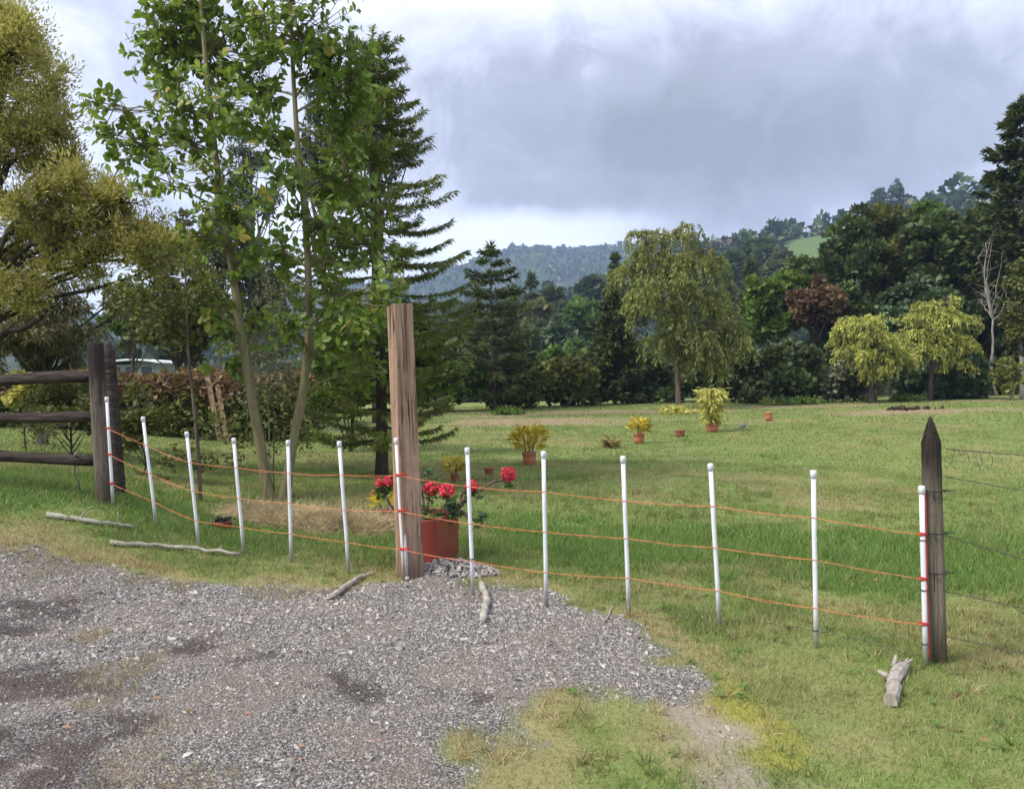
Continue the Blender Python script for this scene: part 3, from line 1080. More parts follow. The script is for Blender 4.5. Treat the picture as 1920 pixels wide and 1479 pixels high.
def ring(mb, c, r, wr, axis=(0, 0, 1), sides=14, sq=1.0):
    th = np.linspace(0, 2 * np.pi, sides + 1)
    a = np.asarray(axis, float)
    a = a / np.linalg.norm(a)
    e1 = np.cross(a, [0, 1, 0.1])
    e1 /= np.linalg.norm(e1)
    e2 = np.cross(a, e1)
    mb.tube(np.asarray(c) + r * (np.cos(th)[:, None] * e1 + sq * np.sin(th)[:, None] * e2), wr, 5, cap=False)


for i, (tx, ty, bx_, by_) in enumerate(STK):
    b0 = gp(bx_, by_)
    d = depth_of(b0)
    top = cpt(tx, ty, d + 0.02)
    b0 = onground(b0[0], b0[1])
    stake_pts.append((b0, top))
    o = thing('stake', SLAB[i], 'stake', b0, 'white stakes of the cord fence')
    ax = norm(top - b0)
    L = np.linalg.norm(top - b0)
    mb = MB(b0)
    mb.tube([b0 - ax * 0.10, b0 + ax * 0.3 * L + np.array([.002, 0, 0]), b0 + ax * 0.65 * L, top - ax * 0.01], 0.0155, 14)
    pipe = mb.build('pipe', M_['pvc'], o, True)
    mb = MB(b0)
    mb.tube([top - ax * 0.045, top - ax * 0.044, top - ax * 0.006, top + ax * 0.004, top + ax * 0.006], [0.0165, 0.0205, 0.0205, 0.017, 0.008], 14)
    mb.build('cap', M_['pvc'], pipe, True)
    ties = {0: (.28, .80), 7: (.75,), 12: (.30, .58, .88), 11: (.90,)}.get(i, ())
    for f in ties:
        mb = MB(b0)
        ring(mb, top + (b0 - top) * f, 0.019, 0.0032, ax)
        mb.build('cable_tie', M_['tie'], o)
# the second, thinner stake propped at the timber post
b0 = gp(764, 1088)
b0 = onground(*b0[:2])
top = cpt(752, 905, depth_of(b0) + 0.05)
o = thing('stake', 'short white plastic stake wedged beside a taller one at the timber post', 'stake', b0, 'white stakes of the cord fence')
mb = MB(b0)
mb.tube([b0 - np.array([0, 0, .05]), b0 + (top - b0) * .5, top], 0.0135, 12)
mb.build('pipe', M_['pvc'], o, True)
mb = MB(b0)
mb.tube([b0 + np.array([0, 0, .0]), b0 + norm(top - b0) * 0.03], 0.0185, 12)
mb.build('collar', M_['pvc'], o, True)

# three cords through all stakes
FR = (0.26, 0.51, 0.765)
SAG = {0: (0.0, 0.02, 0.03)}
for k, nm in enumerate(('top', 'middle', 'bottom')):
    P = []
    for i, (b0, top) in enumerate(stake_pts):
        f = FR[k] + (0.02 if i == 0 else 0) + rng.normal(0, 0.006)
        q = top + (b0 - top) * f
        q = q + np.array([0, -0.02, 0])
        P.append(q)
    org = stake_pts[6][0]
    cord = thing('cord', {'top': 'top orange cord strung along the white stakes', 'middle': 'middle orange cord strung along the white stakes',
                          'bottom': 'lowest orange cord strung along the white stakes'}[nm], 'cord', org, 'orange cords of the stake fence')
    for s in range(2):                                   # two strands twisting round each other
        pts = []
        for i in range(len(P) - 1):
            n = 26
            t = np.linspace(0, 1, n, endpoint=(i == len(P) - 2))[:, None]
            seg = P[i] + (P[i + 1] - P[i]) * t
            L = np.linalg.norm(P[i + 1] - P[i])
            sag = rng.uniform(.006, .018) * L
            seg = seg - np.array([0, 0, sag]) * 4 * t * (1 - t)
            amp = (0.002 + 0.006 * rng.rand()) * np.sin(np.pi * t)
            ph = t * L * 14 + s * np.pi
            seg = seg + amp * np.concatenate([0 * t, np.cos(ph) * .4, np.sin(ph)], 1)
            pts.append(seg)
        mb = MB(org)
        mb.tube(np.vstack(pts), 0.0013, 5)
        mb.build('strand', M_['cord'], cord, True)
    for i, q in enumerate(P):
        if i in (0, 6, 12):
            mb = MB(org)
            for w in range(3):
                ring(mb, q + np.array([0, .02, (w - 1) * .007]), 0.020 + .002 * w, 0.0035, (0.1 * w, .1, 1), 12)
            if i == 6:
                mb.tube([q + np.array([.0, -.004, 0]), q + np.array([.03, -.01, .012]), q + np.array([.075, -.006, .004])], 0.006, 6)
            mb.build('knot', M_['cord_red'], cord, True)
        else:
            mb = MB(org)
            ring(mb, q + np.array([0, .02, 0]), 0.018, 0.0026, (0, .1, 1), 12)
            mb.build('loop', M_['cord'], cord, True)

# red cord running down the last stake
b0, top = stake_pts[12]
mb = MB(b0)
t = np.linspace(0.04, 0.97, 30)[:, None]
mb.tube(top + (b0 - top) * t + np.array([.020, -.006, 0]) + 0.003 * np.sin(t * 40), 0.0032, 6)
tag(mb.build('tie_cord', M_['cord_red'], None, True, tuple(b0)), 'dark red cord running down the stake at the pointed post', 'cord')

# ---- weathered pointed post at the corner
pb = gp(1757, 1252)
dpb = depth_of(pb)
PB = onground(pb[0] + 0.062, pb[1] + 0.12)
post = thing('fence_post', 'weathered round post with pointed top holding barbed wire', 'post', PB)
ph = np.linalg.norm(cpt(1748, 780, depth_of(PB)) - PB)
round_post('shaft', PB, ph, 0.058, M_['post_old'], post, 0.16, (-0.012, 0))
for f in (0.215, 0.385, 0.545):
    mb = MB(PB)
    ring(mb, PB + np.array([-0.012 * (1 - f), -0.012, ph * (1 - f) - 0.13]), 0.072, 0.004, (0, .06, 1), 16)
    mb.tube([PB + np.array([-.05, -.08, ph * (1 - f) - .13]), PB + np.array([.0, -.086, ph * (1 - f) - .126]), PB + np.array([.09, -.07, ph * (1 - f) - .12])], .003, 5)
    mb.build('cable_tie', M_['tie'], post)

# ---- barbed wires running off to the right of the pointed post
lab = ['topmost rusty barbed wire tangled at the pointed post', 'second barbed wire below the pointed post top', 'taut barbed wire at mid height of the pointed post',
       'low barbed wire above the grass at the pointed post', 'lowest barbed wire close to the grass at the pointed post']
for k, (ya, yb) in enumerate([(842, 852), (893, 918), (1003, 1047), (1108, 1138), (1192, 1222)]):
    A = cpt(1772, ya, depth_of(PB))
    B = A + (cpt(1925, yb, depth_of(PB) - 0.12) - A) * 3.2
    t = np.linspace(0, 1, 60)[:, None]
    L = np.linalg.norm(B - A)
    c = A + (B - A) * t - np.array([0, 0, .05 * L * (0.5 if k else .25)]) * t * (1 - t) * 4 * .3
    mb = MB(A)
    for s in range(2):
        mb.tube(c + 0.0025 * np.concatenate([0 * t, np.cos(t * L * 60 + s * 3.14), np.sin(t * L * 60 + s * 3.14)], 1), 0.0016, 4)
    w = thing('barbed_wire', lab[k], 'wire', A)
    mb.build('strand', M_['wire'], w)
    mb = MB(A)
    for q in np.arange(0.05, L, 0.11):
        p = A + (B - A) * q / L - np.array([0, 0, .05 * L * (0.5 if k else .25)]) * (q / L) * (1 - q / L) * 4 * .3
        for s in range(2):
            dd = rdir(rng, 1)[0] * 0.016
            mb.tube([p - dd, p + dd], 0.0012, 4)
    tag(mb.build('barbs', M_['wire'], w), kind='stuff')
    if k == 0:
        mb = MB(A)
        for q in range(9):
            p0 = A + (B - A) * rng.uniform(0, .16)
            p1 = p0 + np.array([rng.normal(0, .03), rng.normal(0, .02), -rng.uniform(.02, .16)])
            mb.tube(bend(p0, p1, rng, .3), .002, 4)
        mb.build('tangle', M_['wire'], w)

# wire dropped in the grass along the stakes
pts = [gp(px, py) + np.array([0, 0, .02 + .012 * math.sin(px * .11)]) for px, py in zip(range(1185, 1740, 22), np.interp(range(1185, 1740, 22), [1180, 1300, 1420, 1560, 1640, 1740], [1160, 1166, 1172, 1192, 1212, 1240]))]
mb = MB(pts[0])
mb.tube(pts, 0.0028, 5)
tag(mb.build('loose_wire', M_['wire'], None, True, tuple(pts[0])), 'dark slack wire lying in the grass along the stakes', 'wire')

# ---- thick timber post
g0 = gp(767, 1086)
TB = onground(g0[0], g0[1] + 0.10)
dT = depth_of(TB)
tim = thing('timber_post', 'thick rough sawn brown timber post in front of the red planter', 'post', TB)
topc = cpt(750, 572, dT)
Hh = topc[2] - TB[2]
ang = rad(28)
hw = 0.0905
corners = np.array([(-hw, -hw * 1.05), (hw * .92, -hw), (hw, hw), (-hw, hw * .95)])
out_ = []
for a_, b_ in zip(corners, np.roll(corners, -1, 0)):
    for f in (0.06, 0.28, 0.5, 0.72, 0.94):
        out_.append(a_ + (b_ - a_) * f)
out_ = np.array(out_)
ns = len(out_)
rot = np.array([[math.cos(ang), -math.sin(ang)], [math.sin(ang), math.cos(ang)]])
rows = []
nz = 46
for iz, zf in enumerate(np.linspace(0, 1, nz)):
    z = -0.15 + (Hh + 0.15) * zf
    wob = 1 + 0.035 * (fbm(np.full(ns, zf * 9), np.arange(ns) * 0.8, 1.0, 5) - .5) * 2
    k = 1.02 - 0.05 * zf + 0.10 * max(0, (0.16 - zf)) / .16
    grv = np.ones(ns)
    grv[7] *= 1 - 0.05 * (0.5 + 0.5 * math.sin(zf * 17))
    grv[3] *= 0.975
    p = (out_ * (wob * k * grv)[:, None]) @ rot.T
    lean = (topc[:2] - TB[:2]) * max(z, 0) / Hh
    rows.append(np.concatenate([p + TB[:2] + lean, np.full((ns, 1), TB[2] + z + (0.012 * math.sin(1) if 0 else 0))], 1))
rows[-1][:, 2] += (out_[:, 0] * 0.05 - out_[:, 1] * 0.06)
V = np.vstack(rows + [[rows[-1].mean(0)]])
i = np.arange(nz - 1)[:, None] * ns
j = np.arange(ns)[None]
jn = (j + 1) % ns
mb = MB(TB)
jj = np.arange(ns)
mb.add(V, np.stack([i + j, i + jn, i + ns + jn, i + ns + j], -1).reshape(-1, 4), np.stack([(nz - 1) * ns + jj, (nz - 1) * ns + (jj + 1) % ns, np.full(ns, nz * ns)], -1))
mb.build('beam', M_['timber'], tim)

# ---- rail fence on the left
LB = gp(192, 946)
LB = onground(LB[0], LB[1] + 0.05)
dL = depth_of(LB)
rf = thing('rail_fence', 'dark log rail fence with three round rails ending at a thick post', 'fence', LB)
lh = cpt(179, 645, dL)[2] - LB[2]
tl = cpt(179, 645, dL)
lean = (tl[:2] - LB[:2]) / lh
round_post('post', LB, lh, 0.076, M_['post_left'], rf, 0, tuple(lean), 0.015)
for k, (ya, yb, r_) in enumerate([(706, 714, .062), (783, 781, .058), (861, 856, .058)]):
    B = cpt(181, ya, dL + 0.03)
    A = cpt(-10, yb, dL + 0.12)
    A = B + (A - B) * 2.6
    t = np.linspace(0, 1, 24)[:, None]
    mb = MB(B)
    pp = B + (A - B) * t + np.concatenate([0 * t, 0.012 * np.sin(t * 7 + k), 0.014 * np.sin(t * 9 + 2 * k)], 1)
    mb.tube(pp, r_ * (1 + 0.07 * np.sin(t[:, 0] * 13 + k)) * np.linspace(.95, 1.12, 24), 14, 0.035, rng)
    o = mb.build('rail', M_['rail'], rf, True, tuple(B - LB))
# outer post of the bay, just beyond the frame
FARP = onground(B[0] - 2.95, B[1] + 0.2)
o = round_post('post', FARP, lh * 0.92, 0.080, M_['post_left'], rf, 0, (0, 0), 0.015)
o.location = tuple(FARP - LB)
PP = onground(*(gp(211, 931)[:2] + np.array([0, 0.16])))
dP = depth_of(PP)
tp = cpt(203, 636, dP)
pp_ = thing('pointed_post', 'dark pointed round post standing against the rail fence post', 'post', PP)
round_post('shaft', PP, tp[2] - PP[2], 0.062, M_['rail'], pp_, 0.17, tuple((tp[:2] - PP[:2]) / (tp[2] - PP[2])))
# a strip of dry bark hanging from the lowest rail
h0 = cpt(142, 850, dL - 0.04)
g1 = gp(152, 925)
mb = MB(g1)
mb.tube(bend(h0, g1, rng, .08, 8), [.016, .010, .006, .007, .008, .006, .009, .004], 6)
mb.tube(bend(g1, g1 + np.array([.16, -.03, .03]), rng, .2, 5), .006, 5)
tag(mb.build('hanging_twig', M_['bark_grey'], None, True, tuple(g1)), 'dry pale twig hooked over the lowest rail of the log fence', 'twig')


# ------------------------------------------------------------------ sticks on the ground
def stick(label, pts_px, r0, r1, mat, lift=0.0, knots=()):
    g = [gp(*p) for p in pts_px]
    P = np.array([q + np.array([0, 0, r0 * 0.7 + lift]) for q in g])
    t = np.linspace(0, len(P) - 1, 14)
    Q = np.stack([np.interp(t, np.arange(len(P)), P[:, k]) for k in range(3)], -1)
    Q[1:-1] += rng.normal(size=(12, 3)) * r0 * 0.25
    org = g[0]
    o = thing('fallen_branch', label, 'branch', org)
    mb = MB(org)
    mb.tube(Q, np.linspace(r0, r1, 14) * rng.uniform(.9, 1.12, 14), 10, 0.07, rng)
    mb.build('wood', mat, o, True)
    for (f, dx, dy, dz) in knots:
        a = Q[int(f * 13)]
        mb = MB(org)
        mb.tube(bend(a, a + np.array([dx, dy, dz]), rng, .2, 5), np.linspace(r0 * .35, r0 * .15, 5), 6)
        mb.build('twig', mat, o, True)
    return o


M_['dead'] = bark('dead', (.26, .22, .18), (.46, .42, .37), 16, .3)
M_['dead_grey'] = bark('dead_grey', (.23, .22, .17), (.40, .38, .31), 16, .4)
stick('long straight grey pole lying in grass below the rail fence', [(88, 972), (170, 984), (252, 996)], .028, .015, M_['dead_grey'], 0.02, [(.4, .1, .1, .10), (.85, -.02, .0, .13)])
stick('long grey branch lying at the grass edge above the gravel', [(206, 1024), (320, 1031), (450, 1046)], .024, .014, M_['dead_grey'], 0.02, [(.8, .12, .06, .04)])
stick('short forked dead branch beside the timber post', [(625, 1124), (655, 1100), (684, 1082)], .024, .015, M_['dead'], 0.01, [(.05, -.14, .02, .02), (.9, .10, .05, .02)])
stick('short curved dead branch on gravel below the planter', [(903, 1098), (914, 1128), (906, 1168)], .026, .026, M_['dead'], 0.0)
g = [gp(1692, 1246), gp(1668, 1326)]
o = thing('broken_log', 'stubby broken grey log with splintered end, near the pointed post', 'log', g[0])
ax = norm(g[1] - g[0])
P = np.array([g[0] + (g[1] - g[0]) * f + np.array([.012 * math.sin(f * 9), 0, .036]) for f in np.linspace(.22, 1, 9)])
mb = MB(g[0])
mb.tube(P, [.034, .040, .035, .037, .033, .039, .036, .034, .035], 9, .16, rng)
mb.build('wood', M_['dead'], o)
for k in range(6):
    a = P[0] + np.array([rng.normal(0, .018), 0, rng.normal(0, .012)])
    b = a - ax * rng.uniform(.05, .20) + np.array([rng.normal(0, .04), 0, rng.uniform(0, .03)])
    mb = MB(g[0])
    mb.tube([a + ax * .03, (a + b) / 2, b], [.016, .012, .003], 5, .2, rng)
    mb.build('splinter', M_['dead'], o)
mb = MB(g[0])
mb.tube([P[3], P[3] + np.array([-.045, .0, .02]), P[3] + np.array([-.07, .04, .03])], [.018, .014, .010], 6, .2, rng)
mb.build('branch_stub', M_['dead'], o)
stick('thin pale twig lying near the gravel edge', [(1133, 1168), (1140, 1160), (1148, 1140)], .007, .004, M_['dead'], 0.01)

# ------------------------------------------------------------------ red planter with crown of thorns
M_['planter'] = plain('planter', (.235, .045, .034), 0.45, 0.12, 5, 0.4, 0.15, (.30, .09, .065))
M_['soil'] = plain('soil', (.06, .042, .03), 0.95, 0.4, 30, 0.1, 0.6)
M_['terracotta'] = plain('terracotta', (.50, .185, .110), 0.85, 0.16, 10, 0.2, 0.2, (.36, .17, .12))
M_['terracotta_dark'] = plain('terracotta_dark', (.30, .095, .060), 0.85, 0.16, 10, 0.2, 0.2)
c0 = np.array([-0.664, 6.50])
e_s = norm(np.array([0.15, 0.63]))
e_f = np.array([-e_s[1], e_s[0]])
LS, LF, HB = 0.63, 0.36, 0.42
zb = float(hgt(c0[0], c0[1])) - 0.05
PO = np.array([*(c0 + e_f * LF / 2 + e_s * LS / 2), zb])
pl = thing('planter', 'tall rectangular red planter box behind the timber post', 'planter', PO)


def boxpoly(mb, quad, z0, z1, org):
    V = np.array([[*q, z0] for q in quad] + [[*q, z1] for q in quad])
    mb.add(V, np.array([(3, 2, 1, 0), (4, 5, 6, 7), (0, 1, 5, 4), (1, 2, 6, 5), (2, 3, 7, 6), (3, 0, 4, 7)]))


outer = [c0, c0 + e_s * LS, c0 + e_s * LS + e_f * LF, c0 + e_f * LF]
cen = PO[:2]
inner = [cen + (q - cen) - norm(q - cen) * 0.028 for q in outer]
mb = MB(PO)
# walls as one shell with a real opening
q0 = [cen + (q - cen) * 0.97 for q in outer]
V = np.array([[*q, zb] for q in q0] + [[*q, zb + HB] for q in outer] + [[*q, zb + HB] for q in inner] + [[*q, zb + 0.1] for q in inner])
Fq = []
for k in range(4):
    n_ = (k + 1) % 4
    Fq += [(k, n_, 4 + n_, 4 + k), (4 + k, 4 + n_, 8 + n_, 8 + k), (8 + k, 8 + n_, 12 + n_, 12 + k)]
Fq += [(3, 2, 1, 0), (12, 13, 14, 15)]
mb.add(V, np.array(Fq))
o = mb.build('box', M_['planter'], pl)
bv = o.modifiers.new('bevel', 'BEVEL')
bv.width = 0.006
bv.segments = 2
mb = MB(PO)
gx = np.linspace(0.05, 0.95, 9)
A_, B_ = np.meshgrid(gx, gx)
pv = inner[0] + A_.ravel()[:, None] * (inner[1] - inner[0]) * 1.0 + B_.ravel()[:, None] * (inner[3] - inner[0])
V = np.concatenate([pv, (zb + HB - 0.06 + 0.03 * rng.rand(81))[:, None]], 1)
i = np.arange(8)[:, None] * 9
j = np.arange(8)[None]
mb.add(V, np.stack([i + j, i + j + 1, i + 10 + j, i + 9 + j], -1).reshape(-1, 4))
mb.build('soil', M_['soil'], o)

# thorny flowering plant
CTr = np.array([*(cen), zb + HB - 0.05])
ct = thing('thorn_plant', 'thorny succulent with red flower heads growing in the red planter', 'plant', CTr)
dC = depth_of(CTr)
M_['thorn_stem'] = bark('thorn_stem', (.10, .075, .06), (.21, .17, .14), 25, .5)
M_['flower'] = foliage('flower', [(.68, .020, .065), (.82, .035, .10), (.90, .09, .16)], 0.25, 0.5, 0.3, 8, .2)
M_['thorn_leaf'] = foliage('thorn_leaf', [(.035, .09, .02), (.06, .14, .035), (.10, .19, .05)], 0.2, 0.45, 0.35, 3, .3)
heads = [(808, 916, -.06, 17), (838, 919, -.12, 17), (884, 912, .04, 16), (953, 889, .10, 18), (733, 901, .02, 15), (712, 905, .06, 10)]
stems = [[(815, 1000), (806, 965), (800, 940), (806, 925)], [(822, 995), (832, 960), (838, 930)], [(828, 985), (848, 955), (872, 935), (884, 925)],
         [(830, 980), (860, 952), (895, 922), (930, 900), (948, 898)], [(780, 990), (755, 950), (738, 915)], [(775, 995), (740, 960), (715, 915)],
         [(858, 955), (880, 973), (900, 976), (906, 960)], [(800, 985), (790, 930), (798, 885)], [(862, 950), (866, 925), (880, 918)]]
for k, s in enumerate(stems):
    dz = [-.06, -.12, .04, .10, .02, .06, .05, .0, .05][k]
    pts = [cpt(a, b, dC + dz * (0.3 + .7 * q / len(s))) for q, (a, b) in enumerate(s)]
    pts[0] = np.array([pts[0][0], pts[0][1], CTr[2] - 0.01]) if k not in (6, 8) else pts[0]
    P = np.array(pts)
    t = np.linspace(0, len(P) - 1, 12)
    Q = np.stack([np.interp(t, np.arange(len(P)), P[:, q]) for q in range(3)], -1)
    Q[1:-1] += rng.normal(size=(10, 3)) * .006
    mb = MB(CTr)
    mb.tube(Q, np.linspace(.013, .009, 12), 8, .1, rng)
    for q in range(70):                                  # thorns
        f = rng.uniform(0, 11)
        a = np.array([np.interp(f, np.arange(12), Q[:, z]) for z in range(3)])
        dd = rdir(rng, 1)[0] * rng.uniform(.014, .028)
        mb.tube([a, a + dd], [.0022, .0004], 4, cap=False)
    st = mb.build('stem', M_['thorn_stem'], ct, True)
mb = MB(CTr)
for (px, py, dz, r_) in heads + [(812, 955, -.1, 18), (800, 945, -.05, 18), (826, 950, -.05, 16), (800, 968, -.1, 12), (835, 965, .0, 10), (800, 880, 0, 12), (806, 895, 0, 12), (905, 966, .05, 8), (848, 940, 0, 12), (860, 955, .1, 10)]:
    c = cpt(px, py + r_ * 1.0, dC + dz)
    n_ = 16
    put_leaves(mb, rng, c + rng.normal(size=(n_, 3)) * .022, norm(np.stack([rng.normal(size=n_), rng.normal(size=n_), rng.uniform(-.3, .5, n_)], -1)), .075, LEAF6, .5, 0.1, 1.25)
for (px, py, w_) in [(718, 925, 16), (728, 932, 14)]:
    c = cpt(px, py, dC + .03)
    put_leaves(mb, rng, c + rng.normal(size=(7, 3)) * .02, rdir(rng, 7), .085, LEAF6, .5, 0, 1.2)
mb.build('foliage', M_['thorn_leaf'], ct)
for (px, py, dz, r_) in heads:
    c = cpt(px, py, dC + dz)
    mb = MB(CTr)
    n_ = 150
    d = rdir(rng, n_)
    R_ = r_ * px_m(dC) * 0.78
    P = c + d * R_ * np.array([1, 1, .9]) * rng.uniform(.75, 1.0, (n_, 1))
    Rm = frames(norm(np.cross(d, rdir(rng, n_)) + .3 * d), d) * (R_ * .46)
    Rm[:, :, 0] *= 1.7
    mb.rep(LEAF6[0], LEAF6[1], Rm, P)
    mb.build('flower_head', M_['flower'], ct)


# ------------------------------------------------------------------ pots on the lawn
def pot_mesh(mb, c, r, h, belly=0.0, taper=0.82):
    prof = [(0, 0.0), (r * taper, 0.0), (r * (taper * .5 + .5 + belly), h * .5), (r, h * .86), (r * 1.05, h * .87), (r * 1.05, h), (r * .9, h), (r * .88, h * .82), (0, h * .82)]
    mb.lathe(prof, 20, c)


def pot(px, py, w, h, label, mat='terracotta', belly=0.0, taper=.85, plant=None, name='flower_pot'):
    g = gp(px, py)
    s = px_m(depth_of(g))
    g = onground(g[0], g[1] + w * s * .4, -0.01)
    r, H = w * s / 2, h * s
    o = thing(name, label, 'pot', g)
    mb = MB((0, 0, 0))
    pot_mesh(mb, (0, 0, 0), r, H, belly, taper)
    po = mb.build('pot', M_[mat], o, True)
    mb = MB((0, 0, 0))
    mb.lathe([(0, H * .85), (r * .86, H * .84), (r * .87, H * .80)], 16)
    mb.build('soil', M_['soil'], po)
    if plant:
        plant(o, r, H, s)
    return o


M_['yel_leaf'] = foliage('yel_leaf', [(.40, .27, .015), (.58, .40, .03), (.64, .50, .06), (.40, .36, .05)], 0.35, 0.5, 0.25, 6, .3)
M_['pal_leaf'] = foliage('pal_leaf', [(.46, .40, .09), (.62, .55, .15), (.50, .50, .12), (.34, .38, .09)], 0.3, 0.5, 0.25, 6, .3)


def tuft_plant(px_h, px_w, mat='yel_leaf', n=240, stems=7):
    def f(o, r, H, s):
        R = np.random.RandomState(int(px_h * 7 + px_w))
        mb = MB()
        for k in range(stems):
            a = R.uniform(0, 6.28)
            q = np.array([math.cos(a), math.sin(a), 0]) * r * .5
            mb.tube(bend(q + [0, 0, H * .8], q * (1 + 1.6 * R.rand()) + [0, 0, H + px_h * s * R.uniform(.35, .7)], R, .05, 5), .008, 5)
        mb.build('stems', M_['bark_brown'], o)
        mb = MB()
        W = px_w * s / 2
        Ht = px_h * s
        a = R.uniform(0, 6.28, n)
        q = np.sqrt(R.rand(n))
        zz_ = R.beta(1.6, 1.1, n)
        rad__ = W * q * (0.35 + .65 * np.sin(np.clip(zz_, 0.08, 1) * 2.6))
        P = np.stack([np.cos(a) * rad__, np.sin(a) * rad__, H * .95 + Ht * zz_ * .9], -1)
        D = norm(np.stack([np.cos(a), np.sin(a), R.uniform(-.4, 1.0, n)], -1))
        put_leaves(mb, R, P, D, .19, LEAF4, .45, 0.1, .62)
        mb.build('foliage', M_[mat], o)
    return f


def dracaena(o, r, H, s):
    R = np.random.RandomState(4)
    mb = MB()
    for k, (x, z) in enumerate([(-.08, 42), (.10, 50), (.02, 60), (.16, 28)]):
        mb.tube(bend((x * .5, 0, H * .8), (x * 1.6, 0.03 * k, H + z * s), R, .04, 6), .014, 6)
    mb.build('stems', M_['bark_brown'], o)
    mb = MB()
    n = 520
    zz_ = R.uniform(.05, 1, n)
    w = np.where(zz_ > .68, .36, np.where(zz_ > .35, .26, .17))
    a = R.uniform(0, 6.28, n)
    q = np.sqrt(R.rand(n)) * w
    P = np.stack([np.cos(a) * q - .04 + .05 * zz_, np.sin(a) * q, H + 68 * s * zz_], -1)
    D = norm(np.stack([np.cos(a), np.sin(a), -R.uniform(-.3, 1.3, n)], -1))
    put_leaves(mb, R, P, D, .26, LEAF4, .35, -0.25, .42)
    mb.build('foliage', M_['pal_leaf'], o)


pot(993, 872, 26, 25, 'terracotta pot with a bushy golden yellow plant on the lawn', plant=tuft_plant(52, 58))
pot(1200, 832, 21, 20, 'smaller terracotta pot with low yellow leaves near the willow', plant=tuft_plant(26, 34, n=150), belly=.02)
pot(1338, 811, 23, 18, 'squat terracotta pot holding a tall pale yellow cane plant', belly=.16, taper=.8, plant=dracaena)
pot(1277, 819, 17, 13, 'small empty reddish clay pot on the lawn beside the cane plant', 'terracotta_dark', taper=.95)
pot(1443, 790, 13, 18, 'narrow orange clay urn standing alone near the dark hedge', belly=.22, taper=.7, name='clay_urn')
pot(852, 905, 16, 16, 'brown clay pot with a thin upright yellow plant', 'terracotta_dark', plant=tuft_plant(32, 26, n=60, stems=4))
pot(917, 891, 17, 14, 'small brick red clay pot next to a red flower head', 'terracotta_dark', taper=.9)
pot(724, 985, 26, 30, 'dark brown pot with yellow striped leaves under the conifer', 'terracotta_dark', plant=tuft_plant(26, 30, n=26, stems=2))
pot(702, 934, 17, 22, 'orange clay pot half hidden beside the conifer trunk', belly=.1)
# grey stone-like block on the lawn
g = gp(1392, 803)
s = px_m(depth_of(g))
mb = MB()
tv, tf = hull_stone(rng, 16, .8)
mb.add(tv * 8 * s, *tf)
tag(mb.build('grey_stone', plain('grey_block', (.16, .17, .19), .8, .2, 9), None, False, tuple(onground(g[0], g[1], 5 * s))), 'grey rounded stone on the lawn between two clay pots', 'stone')
# wilting rosette plant
g = gp(1148, 840)
o = thing('rosette_plant', 'low brownish spiky rosette plant growing in the lawn', 'plant', onground(*g[:2]))
mb = MB()
R = np.random.RandomState(2)
n = 60
a = R.uniform(0, 6.28, n)
D = np.stack([np.cos(a), np.sin(a), R.uniform(.1, 1.2, n)], -1)
put_leaves(mb, R, np.zeros((n, 3)) + R.normal(size=(n, 3)) * .03 + [0, 0, .03], D, .30, LEAF4, .15, 0, .45)
mb.build('foliage', foliage('rosette', [(.10, .05, .03), (.20, .14, .05), (.34, .30, .12)], .2, .5, .2, 5, .3), o)
# red bowl with a dark plant by the stakes
g = gp(413, 997)
g = onground(g[0], g[1] + .08)
o = thing('red_bowl', 'small red bowl with a black leafy plant, between two stakes', 'pot', g)
mb = MB()
mb.lathe([(0, 0), (.06, 0), (.085, .05), (.09, .085), (.094, .087), (.094, .097), (.082, .097), (.078, .08), (0, .075)], 18)
mb.build('bowl', M_['planter'], o, True)
mb = MB()
put_leaves(mb, R, R.normal(size=(60, 3)) * [.035, .035, .008] + [0, 0, .10], rdir(R, 60), .05, LEAF4, .6, .5, 1.1)
mb.build('foliage', foliage('dark_leaf', [(.010, .011, .016), (.02, .022, .03)], .05, .5, .3, 5, .3), o)

# ------------------------------------------------------------------ trees
M_['gold'] = foliage('gold', [(.25, .215, .055), (.37, .325, .085), (.47, .43, .13), (.56, .53, .22)], 0.38, .6, .15, 0.9, .4)
M_['broad'] = foliage('broad', [(.080, .155, .022), (.125, .215, .032), (.185, .275, .045), (.23, .31, .065)], 0.45, .42, .35, 1.0, .25)
M_['broad_one'] = foliage('broad_one', [(.080, .155, .022), (.125, .215, .032), (.185, .275, .045), (.23, .31, .065), (.42, .31, .06)], 0.45, .42, .35, 1.0, .25, by_object=True)
M_['conifer'] = foliage('conifer', [(.095, .150, .028), (.145, .20, .040), (.205, .24, .058), (.27, .25, .10)], 0.30, .55, .2, 1.1, .4)
M_['conifer_far'] = foliage('conifer_far', [(.042, .064, .020), (.068, .094, .028), (.105, .125, .042)], 0.2, .6, .2, .6, .4)
M_['willow'] = foliage('willow', [(.125, .150, .034), (.180, .205, .050), (.235, .250, .076), (.28, .27, .10)], 0.3, .55, .2, .55, .35)
M_['deep'] = foliage('deep', [(.034, .060, .018), (.054, .088, .025), (.082, .118, .036), (.125, .145, .055)], 0.2, .5, .3, .5, .5)
M_['blue'] = foliage('blue', [(.034, .066, .030), (.055, .094, .042), (.085, .125, .058)], 0.2, .45, .35, .5, .45)
M_['bright'] = foliage('bright', [(.060, .115, .020), (.095, .160, .028), (.135, .195, .042)], 0.3, .5, .25, .6, .35)
M_['rust'] = foliage('rust', [(.08, .045, .030), (.14, .075, .048), (.20, .11, .07), (.09, .075, .03)], 0.2, .6, .15, .8, .35)
M_['olive'] = foliage('olive', [(.075, .088, .022), (.115, .128, .034), (.165, .165, .050)], 0.22, .55, .2, .6, .4)
M_['yellow'] = foliage('yellow', [(.25, .27, .06), (.37, .38, .085), (.48, .48, .13)], 0.3, .55, .2, .8, .35)
